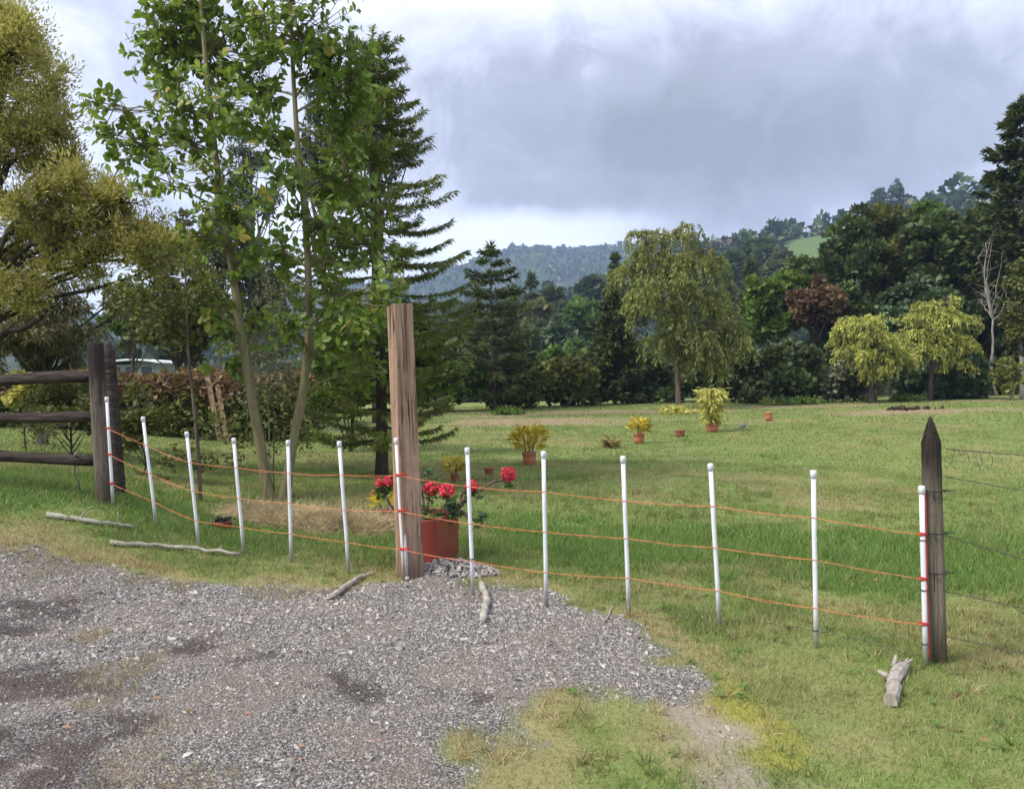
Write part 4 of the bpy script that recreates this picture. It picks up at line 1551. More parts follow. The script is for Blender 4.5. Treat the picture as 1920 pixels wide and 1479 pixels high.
M_['grey'] = foliage('grey', [(.12, .135, .075), (.18, .185, .115), (.25, .245, .17)], 0.25, .6, .2, 1.2, .4)
M_['drab'] = foliage('drab', [(.10, .085, .045), (.15, .135, .07), (.22, .20, .115)], 0.2, .7, .15, 1.0, .45)
M_['euca'] = foliage('euca', [(.070, .095, .075), (.10, .13, .105), (.15, .18, .15)], 0.25, .5, .25, .8, .3)
M_['hedge_red'] = foliage('hedge_red', [(.12, .062, .038), (.20, .11, .062), (.28, .165, .09), (.15, .13, .045)], 0.2, .65, .15, 1.6, .4)


def seg_pts(pxs, d):
    return np.array([cpt(a, b, d) for a, b in pxs])


def resample(P, n):
    P = np.asarray(P, float)
    s = np.concatenate([[0], np.cumsum(np.linalg.norm(np.diff(P, axis=0), axis=1))])
    t = np.linspace(0, s[-1], n)
    Q = np.stack([np.interp(t, s, P[:, k]) for k in range(3)], -1)
    for _ in range(2):
        Q[1:-1] = (Q[:-2] + 2 * Q[1:-1] + Q[2:]) / 4
    return Q


# ---- two slim broadleaf trees
def slim_tree(label, trunk, r0, r1, blobs, seed, fork=None):
    R = np.random.RandomState(seed)
    g = gp(*trunk[0])
    base = onground(g[0], g[1])
    d = depth_of(base)
    P = seg_pts(trunk, d)
    P[0] = base - [0, 0, .1]
    Q = resample(P, 40)
    o = thing('slim_tree', label, 'tree', base, 'slim leafy trees by the stakes')
    mb = MB(base)
    rr = np.interp(np.linspace(0, 1, 40), [0, .06, .5, 1], [r0 * 1.35, r0, (r0 + r1) * .5, r1])
    mb.tube(Q, rr, 12, .05, R)
    mb.build('trunk', M_['bark_slim'], o, True)
    mbb = MB(base)
    mbl = MB(base)
    ros = []
    for (px, py, rx, ry, n) in blobs:
        dz = R.uniform(-.7, .7)
        bc = cpt(px, py, d + dz)
        low = Q[:, 2] < bc[2] - .25
        cand = Q[low] if low.any() else Q[:8]
        k = np.argmin(np.linalg.norm((cand - bc) * [1, 1, .8], axis=1))
        k = max(0, min(k, len(cand) - 1))
        mbb.tube(bend(cand[k], bc, R, .08, 7, .04), np.linspace(r1 * .95, .006, 7), 6)
        for q in range(int(n * 2.7)):
            u = rdir(R, 1)[0] * R.rand() ** .38 * 1.3
            tip = bc + u * np.array([rx, .5 * (rx + ry), ry]) * px_m(d)
            st = bc + (cand[k] - bc) * R.uniform(0, .45)
            mbb.tube(bend(st, tip, R, .12, 5, .03), np.linspace(.007, .0035, 5), 4, cap=False)
            ros.append((tip, norm(tip - st)))
    tag(mbb.build('branches', M_['bark_slim'], o), kind='stuff')
    items = []
    for tip, ax in ros:
        n = R.randint(5, 10)
        a = R.uniform(0, 6.28) + np.arange(n) * 2.4
        e1 = norm(np.cross(ax, [.3, .2, 1]))
        e2 = np.cross(ax, e1)
        for q in range(n):
            out = np.cos(a[q]) * e1 + np.sin(a[q]) * e2
            dd = norm(out * R.uniform(.6, 1.1) + ax * R.uniform(.1, .9) + [0, 0, R.uniform(-.35, .35)])
            items.append((tip - ax * R.uniform(0, .22), dd, norm(ax + .5 * rdir(R, 1)[0] + [0, 0, .4]), R.uniform(.085, .17)))
    # the 300 leaves nearest the viewer are pieces of their own
    order = sorted(range(len(items)), key=lambda q: items[q][0][1])
    lm = mk_mesh('leaf', LEAF6[0] * [1.12, 1, 1], LEAF6[1], [M_['broad_one']], True)
    for q in order[:300]:
        p, dd, u, s = items[q]
        F_ = frames(np.array([dd]), np.array([u]))[0] * s
        ob = bpy.data.objects.new('leaf', lm)
        COL.objects.link(ob)
        ob.parent = o
        L = p - base
        ob.matrix_local = Matrix(((F_[0, 0], F_[0, 1], F_[0, 2], L[0]), (F_[1, 0], F_[1, 1], F_[1, 2], L[1]), (F_[2, 0], F_[2, 1], F_[2, 2], L[2]), (0, 0, 0, 1)))
    rest = [items[q] for q in order[300:]]
    Rm = frames(np.array([i_[1] for i_ in rest]), np.array([i_[2] for i_ in rest])) * np.array([i_[3] for i_ in rest])[:, None, None]
    mbl.rep(LEAF6[0] * [1.12, 1, 1], LEAF6[1], Rm, np.array([i_[0] for i_ in rest]))
    tag(mbl.build('crown', M_['broad'], o, True), kind='stuff')


slim_tree('slim leafy tree whose trunk leans back toward the golden tree',
          [(507, 937), (482, 800), (456, 650), (441, 545), (426, 440), (405, 300), (388, 150), (378, 20), (372, -80)], .072, .022,
          [(200, 205, 45, 40, 6), (245, 275, 65, 50, 13), (310, 90, 70, 70, 26), (400, 95, 90, 85, 36), (340, 30, 80, 50, 20), (345, 260, 85, 60, 17), (440, 400, 65, 60, 12),
           (290, 330, 60, 40, 6), (445, 490, 45, 40, 6), (430, 190, 70, 70, 14), (360, -50, 120, 50, 22), (330, 190, 60, 50, 10), (400, 330, 60, 50, 9), (400, 590, 45, 50, 7), (470, 600, 40, 50, 5), (380, 440, 50, 40, 7), (420, 680, 35, 35, 4)], 21)
slim_tree('slim leafy tree with a straight trunk nearest the conifer',
          [(530, 937), (549, 830), (568, 740), (580, 640), (578, 500), (572, 400), (560, 300), (550, 150), (545, 20), (541, -80)], .070, .020,
          [(560, 60, 95, 60, 28), (620, 130, 55, 75, 25), (490, 170, 75, 85, 20), (645, 225, 50, 50, 14), (655, 330, 60, 55, 20), (600, 420, 65, 55, 13), (690, 450, 60, 50, 13), (520, 330, 55, 60, 9),
           (640, 560, 60, 50, 11), (700, 610, 55, 50, 10), (680, 700, 45, 45, 7), (530, -40, 120, 50, 22), (480, 60, 60, 60, 14), (690, 150, 40, 60, 12), (520, 470, 50, 50, 8), (540, 600, 40, 50, 6), (620, 650, 50, 40, 8), (730, 540, 40, 50, 8), (620, 480, 60, 50, 10), (500, 250, 50, 50, 8)], 22)


# ---- generic tree
def gtree(name, label, c, R3, base, leafmat, barkmat='bark_dark', n=6000, size=.22, tmpl=TUFT, nclump=40, rel=.28, seed=0, trunk_r=.16, group=None, up=.2, limbs=14, flat=.8,
          extra=(), low=-.6, cat='tree', shell=(.35, .95), spread=.9, wid=1.0):
    """c, R3: crown centre and radii in metres; base: foot of the trunk"""
    R = np.random.RandomState(seed + 100)
    base = np.asarray(base, float)
    o = thing(name, label, cat, base, group)
    Cs, rs = crown_clumps(R, c, R3, nclump, rel, shell, low)
    for (c2, R2, k2) in extra:
        a, b = crown_clumps(R, c2, R2, k2, rel * 1.1, shell, low)
        Cs, rs = np.vstack([Cs, a]), np.concatenate([rs, b])
    top = np.asarray(c, float) + [0, 0, R3[2] * .55]
    Q = resample(np.array([base - [0, 0, .3], base + (top - base) * .35 + R.normal(size=3) * .1, base + (top - base) * .7, top]), 14)
    mb = MB(base)
    mb.tube(Q, np.linspace(trunk_r, trunk_r * .25, 14), 9, .06, R)
    for k in R.choice(len(Cs), min(limbs, len(Cs)), replace=False):
        zf = np.clip((Cs[k][2] - base[2]) / max(top[2] - base[2], .1) - .25, .12, .9)
        st = Q[int(zf * 13)]
        mb.tube(bend(st, Cs[k], R, .08, 6, .05), np.linspace(trunk_r * .38, trunk_r * .08, 6), 6, cap=False)
    mb.build('trunk', M_[barkmat], o, True)
    mb = MB(base)
    clump_leaves(mb, R, Cs, rs, n, size, tmpl, up, spread, flat, wid)
    mb.build('crown', M_[leafmat], o)
    return o


def pxtree(name, label, px, py, rx, ry, d, leafmat, basepx=None, **kw):
    """crown centre and radii given in photo pixels at depth d"""
    c = cpt(px, py, d)
    s = px_m(d)
    R3 = (rx * s, rx * s * kw.pop('deep', .85), ry * s)
    bx_ = cpt(basepx if basepx else px, py, d)
    base = onground(bx_[0], bx_[1])
    if 'exl' in kw:
        kw['extra'] = [(cpt(a, b, d + dd), (ra * s, ra * s * .85, rb * s), k) for (a, b, ra, rb, dd, k) in kw.pop('exl')]
    return gtree(name, label, c, R3, base, leafmat, **kw)


# ---- near conifer with whorled branches
def conifer(name, label, base, H, prof, mat, barkmat, seed, whorls=26, per=6, twig=.16, ntw=110, droop=.10, uptip=.12, trunk_r=.1, top_off=(0, 0), z0=.12, group=None, hang=.5, tm=NEEDLE, wid=1.0):
    R = np.random.RandomState(seed)
    base = np.asarray(base, float)
    o = thing(name, label, 'tree', base, group)
    tz = np.linspace(0, 1, 20)
    Q = base + np.stack([top_off[0] * tz ** 1.3 + .03 * np.sin(tz * 8), top_off[1] * tz, tz * H], -1)
    Q[0, 2] -= .2
    mb = MB(base)
    mb.tube(Q, np.interp(tz, [0, .05, 1], [trunk_r * 1.25, trunk_r, .012]), 10, .08, R)
    mb.build('trunk', M_[barkmat], o, True)
    mbb, mbl = MB(base), MB(base)
    pf, pl_ = np.array([p[0] for p in prof]), np.array([p[1] for p in prof])
    for w in range(whorls):
        f = z0 + (1 - z0) * (w + R.uniform(-.35, .35)) / whorls
        f = min(max(f, z0), .985)
        c = np.array([np.interp(f, tz, Q[:, k]) for k in range(3)])
        a0 = R.uniform(0, 6.28)
        for b in range(per):
            a = a0 + 6.283 * b / per + R.normal(0, .25)
            L = np.interp(f, pf, pl_) * R.uniform(.65, 1.12)
            if L < .05 or R.rand() < .08:
                continue
            t = np.linspace(0, 1, 9)
            dirv = np.array([math.cos(a), math.sin(a), 0])
            rise = R.uniform(-.12, .16)
            pts = c + dirv * (L * t)[:, None] + np.array([0, 0, 1]) * (L * (rise * t - droop * np.sin(t * 2.4) + uptip * t ** 3))[:, None]
            mbb.tube(pts, np.linspace(.018, .005, 9) * (L + .3) * .6, 4, cap=False)
            n = int(ntw * (.25 + L / max(pl_)))
            u = R.uniform(.12, 1.0, n) ** .8
            P = np.stack([np.interp(u, t, pts[:, k]) for k in range(3)], -1)
            side = np.cross(dirv, [0, 0, 1]) * np.where(R.rand(n) < .5, 1, -1)[:, None]
            hh = R.rand(n)[:, None]
            D = norm(dirv * .55 + side * R.uniform(.2, 1, (n, 1)) + np.array([0, 0, -1]) * hang * hh + np.array([0, 0, .35]) * (1 - hh))
            P = P + side * R.uniform(0, .13, (n, 1)) * L * (1 - u[:, None] * .8)
            put_leaves(mbl, R, P, D, twig, tm, .35, .0, wid)
    # leader tuft
    n = 160
    P = Q[-1] - np.array([0, 0, 1]) * R.rand(n, 1) * H * .06
    put_leaves(mbl, R, P, rdir(R, n), twig, tm, .5, .5, wid)
    tag(mbb.build('branches', M_[barkmat], o), kind='stuff')
    mbl.build('crown', M_[mat], o)
    return o


g = gp(716, 893)
cb = onground(*g[:2])
dc = depth_of(cb)
Hc = cpt(695, 52, dc)[2] - cb[2]
tx = cpt(695, 52, dc)
conifer('conifer', 'tall feathery conifer with whorled branches behind the timber post', cb, Hc,
        [(0, .8), (.10, 1.25), (.18, 1.55), (.30, 1.60), (.42, 1.62), (.52, 1.60), (.62, 1.36), (.74, 1.02), (.86, .72), (.95, .52), (1, .28)],
        'conifer', 'bark_dark', 31, whorls=30, per=7, twig=.115, ntw=330, trunk_r=.105, top_off=tuple((tx - cb)[:2]), z0=.085, hang=.9, wid=1.15)

# ---- golden tree on the left
dg = 12.6
R = np.random.RandomState(40)
gb = onground(*(cpt(-70, 880, dg)[:2]))
o = thing('golden_tree', 'large tree with fine golden yellow foliage reaching over the rail fence', 'tree', gb)
blobs = [(10, 110, 85, 80, 10), (70, 180, 70, 80, 12), (20, 260, 90, 70, 12), (-60, 180, 90, 120, 12), (90, 300, 60, 60, 8), (140, 360, 80, 50, 12), (200, 420, 90, 55, 15), (270, 445, 75, 45, 14),
         (325, 470, 55, 35, 11), (290, 490, 50, 30, 6), (60, 400, 80, 50, 8), (40, 480, 80, 50, 9), (110, 460, 60, 60, 6), (-60, 350, 80, 90, 8), (-90, 480, 90, 70, 6), (15, 50, 50, 45, 7), (-60, 60, 70, 60, 8), (230, 380, 50, 35, 5),
         (30, 545, 70, 35, 7), (150, 500, 60, 35, 6), (60, 440, 60, 40, 8), (-40, 560, 70, 40, 6), (180, 470, 60, 35, 7), (110, 240, 40, 50, 6)]
tr = MB(gb)
Qt = resample(np.array([gb - [0, 0, .3], cpt(-55, 640, dg), cpt(-30, 480, dg), cpt(-5, 300, dg), cpt(5, 120, dg)]), 24)
tr.tube(Qt, np.linspace(.20, .03, 24), 12, .06, R)
Cs, rs = [], []
for (px, py, rx, ry, k) in blobs:
    k = int(k * 2.3)
    bc = cpt(px, py, dg + R.uniform(-.9, .9))
    low = Qt[:, 2] < bc[2] - .3
    cand = Qt[low] if low.sum() > 2 else Qt[4:10]
    q = cand[max(0, np.argmin(np.linalg.norm(cand - bc, axis=1)) - 2)]
    tr.tube(bend(q, bc, R, .08, 8, .05), np.linspace(.055, .014, 8), 7, cap=False)
    d = rdir(R, k)
    C2 = bc + d * np.array([rx, rx * .8, ry]) * px_m(dg) * R.uniform(.3, 1.1, (k, 1))
    for c2 in C2:
        tr.tube(bend(bc, c2, R, .1, 5), np.linspace(.014, .005, 5), 4, cap=False)
    Cs.append(C2)
    rs.append(np.full(k, .5 * (rx + ry) * px_m(dg) * .46) * R.uniform(.25, 1.25, k))
for (a, b) in [((-20, 600), (75, 480)), ((-10, 640), (120, 560)), ((-40, 560), (45, 380)), ((-30, 620), (160, 500)), ((-60, 680), (40, 590))]:
    tr.tube(bend(cpt(a[0], a[1], dg), cpt(b[0], b[1], dg - .4), R, .06, 8), np.linspace(.06, .012, 8), 7, cap=False)
tr.build('trunk', M_['bark_dark'], o, True)
Cs, rs = np.vstack(Cs), np.concatenate(rs)
mb = MB(gb)
clump_leaves(mb, R, Cs, rs, 105000, .082, NEEDLE, .7, .8, .95, 2.0, .15, .80)
mb.build('crown', M_['gold'], o)

# ---- bright lit sprig cluster of pale foliage low on the left, and the drooping drab tree under the golden crown
pxtree('drooping_tree', 'drab grey brown tree with hanging tangled foliage behind the rail fence', 90, 610, 130, 95, 15.5, 'drab', basepx=70, n=13000, size=.14, tmpl=NEEDLE, nclump=80, rel=.2, seed=3, trunk_r=.12, up=-1.0, limbs=40, wid=1.6, low=-.9, shell=(.2, 1.05))
pxtree('shrub', 'pale yellow green flowering shrub beneath the rail fence logs', 45, 720, 30, 45, 13.5, 'pal_leaf', n=500, size=.10, nclump=9, rel=.4, seed=4, trunk_r=.02, limbs=6, cat='shrub', low=-.9)
pxtree('shrub', 'olive leafy shrub seen between the logs of the rail fence', 130, 760, 90, 45, 13.0, 'olive', n=3200, size=.085, nclump=30, rel=.3, seed=5, trunk_r=.025, limbs=16, cat='shrub', low=-.9, tmpl=LEAF4, wid=1.5)
pxtree('shrub', 'loose leafy shrub standing right behind the dark paired posts', 250, 790, 55, 60, 11.5, 'olive', n=1500, size=.075, nclump=18, rel=.35, seed=6, trunk_r=.016, limbs=14, cat='shrub', low=-.9, tmpl=LEAF4, wid=1.5)

# ---- saplings between the fence and slim trees
def sapling(label, trunk, r0, blobs, seed, leafmat='olive', size=.07, bk='bark_brown', name='sapling', nl=22):
    R = np.random.RandomState(seed)
    g = gp(*trunk[0])
    base = onground(*g[:2])
    d = depth_of(base)
    P = seg_pts(trunk, d)
    P[0] = base - [0, 0, .05]
    Q = resample(P, 24)
    o = thing(name, label, 'tree', base)
    mb = MB(base)
    mb.tube(Q, np.linspace(r0, r0 * .3, 24), 8, .08, R)
    ml = MB(base)
    for (px, py, rx, ry, n) in blobs:
        bc = cpt(px, py, d + R.uniform(-.3, .3))
        k = np.argmin(np.linalg.norm(Q - bc + [0, 0, .15], axis=1))
        mb.tube(bend(Q[k], bc, R, .1, 6), np.linspace(r0 * .4, .004, 6), 5, cap=False)
        for q in range(n):
            tip = bc + rdir(R, 1)[0] * R.rand() ** .5 * np.array([rx, rx, ry]) * px_m(d)
            mb.tube(bend(bc + (Q[k] - bc) * R.uniform(0, .5), tip, R, .15, 4), .003, 4, cap=False)
            m_ = nl
            put_leaves(ml, R, tip + R.normal(size=(m_, 3)) * .08, norm(tip - Q[k]) + np.zeros((m_, 3)), size, LEAF4, .9, .1, 1.6)
    mb.build('trunk', M_[bk], o, True)
    ml.build('crown', M_[leafmat], o)


sapling('thin dark stemmed sapling with small sparse leaves left of the slim trees', [(376, 940), (372, 850), (364, 760), (352, 660), (350, 560), (345, 480)], .030,
        [(330, 560, 70, 45, 16), (290, 590, 55, 40, 14), (380, 540, 45, 45, 10), (330, 640, 60, 35, 10), (250, 560, 40, 40, 10), (300, 510, 50, 40, 8), (400, 870, 40, 30, 5), (330, 850, 30, 40, 4), (420, 800, 40, 30, 4)], 51)
sapling('leafy twig shrub at the foot of the slim trees', [(515, 925), (512, 880), (515, 800), (510, 720)], .014,
        [(480, 820, 50, 40, 6), (540, 830, 40, 30, 5), (500, 740, 40, 40, 6), (560, 760, 40, 30, 4)], 52, 'olive', .06)
sapling('wispy grey shrub with thin upright stems between the slim trees', [(505, 900), (505, 800), (500, 700), (505, 600)], .016,
        [(490, 640, 45, 60, 20), (520, 600, 40, 60, 18), (475, 720, 40, 50, 14), (530, 690, 35, 50, 14), (510, 540, 40, 40, 8)], 53, 'grey', .055, 'bark_grey')
sapling('low sparse sapling beside the log fence, with a pale forked stem', [(80, 870), (84, 830), (88, 800)], .012, [(70, 815, 40, 30, 7), (100, 800, 40, 30, 7), (50, 800, 25, 25, 4)], 54, 'olive', .05, 'bark_grey')

# ---- hedge on the left, red brown on top
def hedge():
    R = np.random.RandomState(61)
    px = np.linspace(-350, 600, 46)
    d = 22.0
    top = np.array([cpt(p, 700 + 6 * math.sin(p * .03), d) for p in px])
    c = onground(*cpt(250, 760, d)[:2])
    o = thing('hedge', 'long clipped hedge with red brown top and green base behind the left lawn', 'hedge', c)
    n = 20000
    k = R.uniform(0, len(px) - 1, n)
    P = np.stack([np.interp(k, np.arange(len(px)), top[:, q]) for q in range(3)], -1)
    gz = hgt(P[:, 0], P[:, 1])
    f = R.rand(n)
    dep = R.normal(0, .35, n)
    P[:, 1] += dep
    wob = .16 * (fbm(P[:, 0], P[:, 1], .8, 5) - .5)
    hh = P[:, 2] - gz
    P[:, 2] = gz + np.clip(f, 0, 1) * (hh + wob * 2) + .03
    redz = f > .60 + .12 * (fbm(P[:, 0] * 1.0, P[:, 2] * 3, 1.0, 9) - .5) * 4
    for nm, sel, mat in (('top_growth', redz, 'hedge_red'), ('foliage', ~redz, 'olive')):
        mb = MB(c)
        put_leaves(mb, R, P[sel], np.stack([R.normal(0, .4, sel.sum()), -np.ones(sel.sum()), R.normal(.2, .4, sel.sum())], -1), .15, TUFT, .9, .1, .8)
        mb.build(nm, M_[mat], o)
    mb = MB(c)
    for p in np.linspace(2, len(px) - 3, 18):
        q = np.array([np.interp(p, np.arange(len(px)), top[:, z]) for z in range(3)])
        b = onground(q[0], q[1])
        mb.tube(bend(b, q - [0, 0, .3], R, .05, 5), .04, 6)
    mb.build('stems', M_['bark_dark'], o)


hedge()
for k, (a, b, lbl) in enumerate([((412, 768), (388, 702), 'leaning weathered board propped against the hedge'), ((424, 762), (408, 722), 'shorter leaning board propped against the hedge')]):
    g = gp(*a)
    A = onground(g[0], 21.2)
    B = cpt(b[0], b[1], depth_of(A) + .3)
    A = np.array([cpt(a[0], a[1], depth_of(A))[0], A[1], float(hgt(cpt(a[0], a[1], depth_of(A))[0], A[1]))])
    mb = MB(A)
    ax = norm(B - A)
    sx = norm(np.cross(ax, [0, 1, 0])) * .07
    sy = norm(np.cross(ax, sx)) * .02
    q = [A - sx - sy, A + sx - sy, A + sx + sy, A - sx + sy]
    q2 = [p + (B - A) for p in q]
    mb.add(np.array(q + q2), np.array([(3, 2, 1, 0), (4, 5, 6, 7), (0, 1, 5, 4), (1, 2, 6, 5), (2, 3, 7, 6), (3, 0, 4, 7)]))
    tag(mb.build('leaning_board', M_['timber'], None, False, tuple(A)), lbl, 'board')

# ---- white roofed shed far behind the hedge
dsd = 46.0
sc0 = cpt(262, 690, dsd)
SH = onground(sc0[0], sc0[1])
sh = thing('shed', 'low shed with a curved white roof showing above the hedge', 'shed', SH)
zt = cpt(262, 684, dsd)[2] - SH[2]
mb = MB()
w2 = 52 * px_m(dsd)
boxpoly(mb, [(-w2, -1.0), (w2, -1.0), (w2, 2.0), (-w2, 2.0)], -.2, zt, None)
shw = mb.build('wall', plain('shed_wall', (.16, .18, .17), .8, .3, 2), sh)
mb = MB()
xs = np.linspace(-w2 * 1.06, w2 * 1.06, 17)
zr = zt + .03 + .20 * (1 - (xs / (w2 * 1.06)) ** 2)
V = np.concatenate([np.stack([xs, np.full(17, y_), zr + t_], -1) for (y_, t_) in ((-1.25, 0), (-1.25, .10), (2.2, .10), (2.2, 0))])
Fq = [(r_ * 17 + k, r_ * 17 + k + 1, ((r_ + 1) % 4) * 17 + k + 1, ((r_ + 1) % 4) * 17 + k) for r_ in range(4) for k in range(16)]
Fq += [(0, 17, 34, 51), (16, 67, 50, 33)]
mb.add(V, np.array(Fq))
mb.build('roof', plain('shed_roof', (.80, .80, .79), .6, .05, 2), sh)
for k in range(3):
    mb = MB()
    x0 = -w2 * .75 + k * w2 * .55
    boxpoly(mb, [(x0, -1.03), (x0 + w2 * .35, -1.03), (x0 + w2 * .35, -.99), (x0, -.99)], zt - .9, zt - .15, None)
    mb.build('window', plain('shed_glass', (.02, .025, .03), .15, .1, 2, .6), shw)

# ---- background trees, left half
pxtree('leafy_tree', 'mid green leafy tree behind the hedge, left of the slim trees', 330, 585, 120, 95, 25, 'olive', n=6000, size=.20, nclump=70, rel=.15, seed=7, trunk_r=.09, limbs=50, tmpl=LEAF4, wid=1.5, low=-.95, shell=(.2, 1.1))
pxtree('leafy_tree', 'open crowned tree behind the grey shrub and slim trunks', 475, 560, 90, 135, 28, 'grey', n=5200, size=.20, nclump=70, rel=.14, seed=8, trunk_r=.09, limbs=50, tmpl=LEAF4, wid=1.4, barkmat='bark_grey', low=-.95, shell=(.2, 1.1))
pxtree('leafy_tree', 'small dark tree beyond the hedge near the shed roof', 250, 605, 55, 60, 34, 'bright', n=2600, size=.22, nclump=36, rel=.2, seed=9, trunk_r=.09, limbs=26, tmpl=LEAF4, wid=1.5, low=-.95, shell=(.2, 1.1))
pxtree('leafy_tree', 'thin grey leaved tree showing between golden crown and slim trees', 410, 470, 80, 110, 27, 'grey', n=3600, size=.19, nclump=60, rel=.13, seed=15, trunk_r=.08, limbs=50, tmpl=LEAF4, wid=1.4, barkmat='bark_grey', low=-.95, shell=(.2, 1.1))
pxtree('eucalyptus', 'tall pale grey green eucalyptus rising behind the conifer', 700, 235, 75, 140, 30, 'euca', n=5200, size=.28, nclump=46, rel=.17, seed=10, trunk_r=.18, limbs=28, tmpl=NEEDLE, wid=2.2, up=-.5, barkmat='bark_brown', basepx=690, low=-.9)
pxtree('eucalyptus', 'slender eucalyptus behind the slim trees with thin grey leaves', 600, 270, 50, 160, 32, 'euca', n=3800, size=.28, nclump=44, rel=.17, seed=11, trunk_r=.17, limbs=26, tmpl=NEEDLE, wid=2.2, up=-.5, barkmat='bark_brown', basepx=606, low=-.9)
pxtree('eucalyptus', 'thin crowned eucalyptus behind the leaning slim tree', 470, 330, 60, 130, 34, 'euca', n=2600, size=.28, nclump=40, rel=.16, seed=12, trunk_r=.14, limbs=26, tmpl=NEEDLE, wid=2.0, up=-.5, barkmat='bark_grey', basepx=475, low=-.9)
pxtree('broadleaf_bush', 'glossy green bush growing close behind the timber post', 775, 660, 60, 90, 17, 'bright', n=3600, size=.14, nclump=34, rel=.26, seed=13, trunk_r=.06, limbs=16, tmpl=LEAF4, wid=1.7, cat='bush', low=-.9)
pxtree('broadleaf_bush', 'dark leafy bush under the lower conifer branches', 650, 690, 80, 100, 18, 'bright', n=5200, size=.15, nclump=40, rel=.26, seed=14, trunk_r=.06, limbs=16, tmpl=LEAF4, wid=1.6, cat='bush', low=-.9)

# ---- far side of the lawn: conifers, willow, tree belt
def far_base(px, d):
    c = cpt(px, 700, d)
    return onground(c[0], c[1])


def far_conifer(label, px, ytop, d, prof_px, seed, name='conifer', mat='conifer_far', group=None, **kw):
    b = far_base(px, d)
    H = cpt(px, ytop, depth_of(b))[2] - b[2]
    s = px_m(d)
    return conifer(name, label, b, H, [(f, w * s) for f, w in prof_px], mat, 'bark_brown', seed, group=group, **kw)


far_conifer('dark layered conifer at the far edge of the lawn', 925, 462, 41, [(0, 60), (.12, 85), (.3, 88), (.45, 66), (.55, 70), (.68, 62), (.8, 52), (.92, 34), (1, 8)], 71,
            whorls=17, per=6, twig=.38, ntw=120, trunk_r=.13, z0=.10, hang=.5, tm=NEEDLE, wid=1.4, droop=.05, uptip=.16)
far_conifer('pointed dark conifer standing beside the weeping tree', 1152, 528, 47, [(0, 45), (.2, 52), (.5, 40), (.8, 22), (1, 5)], 72,
            whorls=22, per=7, twig=.42, ntw=110, trunk_r=.12, z0=.06, hang=.7, wid=1.8)
far_conifer('slim spire shaped cypress in the valley beyond the lawn', 1158, 478, 95, [(0, 12), (.3, 20), (.6, 18), (.85, 12), (1, 3)], 73,
            whorls=26, per=6, twig=.7, ntw=60, trunk_r=.15, z0=.05, hang=-.6, wid=2.2, name='cypress')
far_conifer('broad dark conifer in the valley left of the tree belt', 1410, 490, 110, [(0, 40), (.3, 38), (.6, 26), (.85, 12), (1, 3)], 74,
            whorls=20, per=7, twig=1.0, ntw=70, trunk_r=.2, z0=.05, hang=.4, wid=2.2)

# weeping tree
def weeping(label, basepx, d, blobs, seed, mat='willow', n_str=620, ls=.22, name='weeping_tree', trunk_r=.22, strand=(.5, 2.2), bk='bark_pale', blean=0):
    R = np.random.RandomState(seed)
    b = far_base(basepx, d)
    o = thing(name, label, 'tree', b)
    blobs = list(blobs)
    for (px, py, rx, ry, dd) in list(blobs):
        for q in range(3):
            a = R.uniform(-.6, 3.7)
            blobs.append((px + rx * .95 * math.cos(a), py - ry * .9 * math.sin(a), rx * R.uniform(.22, .5), ry * R.uniform(.25, .55), dd + R.normal(0, .5)))
    s = px_m(d)
    top = cpt(blobs[0][0], blobs[0][1], d)
    Q = resample(np.array([b - [0, 0, .3], b + [blean, 0, 1.4], b + (top - b) * .5, top]), 14)
    mb = MB(b)
    mb.tube(Q, np.linspace(trunk_r, .04, 14), 10, .07, R)
    ml = MB(b)
    w = np.array([q[2] * q[3] for q in blobs], float)
    st = []
    for (px, py, rx, ry, dd) in blobs:
        c = cpt(px, py, d + dd)
        low = Q[:, 2] < c[2]
        cand = Q[low] if low.sum() > 2 else Q[3:6]
        mb.tube(bend(cand[np.argmin(np.linalg.norm(cand - c, axis=1))], c, R, .08, 7, .08), np.linspace(trunk_r * .4, .03, 7), 6, cap=False)
    mb.build('trunk', M_[bk], o, True)
    k = R.choice(len(blobs), n_str, p=w / w.sum())
    for q in k:
        px, py, rx, ry, dd = blobs[q]
        c = cpt(px, py, d + dd)
        u = rdir(R, 1)[0]
        u[2] = abs(u[2]) * .9 - .25
        p = c + u * np.array([rx * s, rx * s * .9, ry * s]) * R.uniform(.6, 1.0)
        L = R.uniform(*strand)
        L = min(L, max(.3, p[2] - b[2] - 1.0))
        m = int(14 + 16 * L)
        t = R.rand(m) ** .9
        wv = R.uniform(.1, .7)
        P = p + np.stack([u[0] * wv * t + R.normal(0, .05, m), u[1] * .35 * t + R.normal(0, .05, m), -L * t + .25 * np.sin(t * 3)], -1)
        D = np.stack([R.normal(0, .5, m) + u[0] * .3, R.normal(0, .5, m), -np.ones(m)], -1)
        put_leaves(ml, R, P, D, ls, NEEDLE, .35, 0, 2.0)
    ml.build('crown', M_[mat], o)


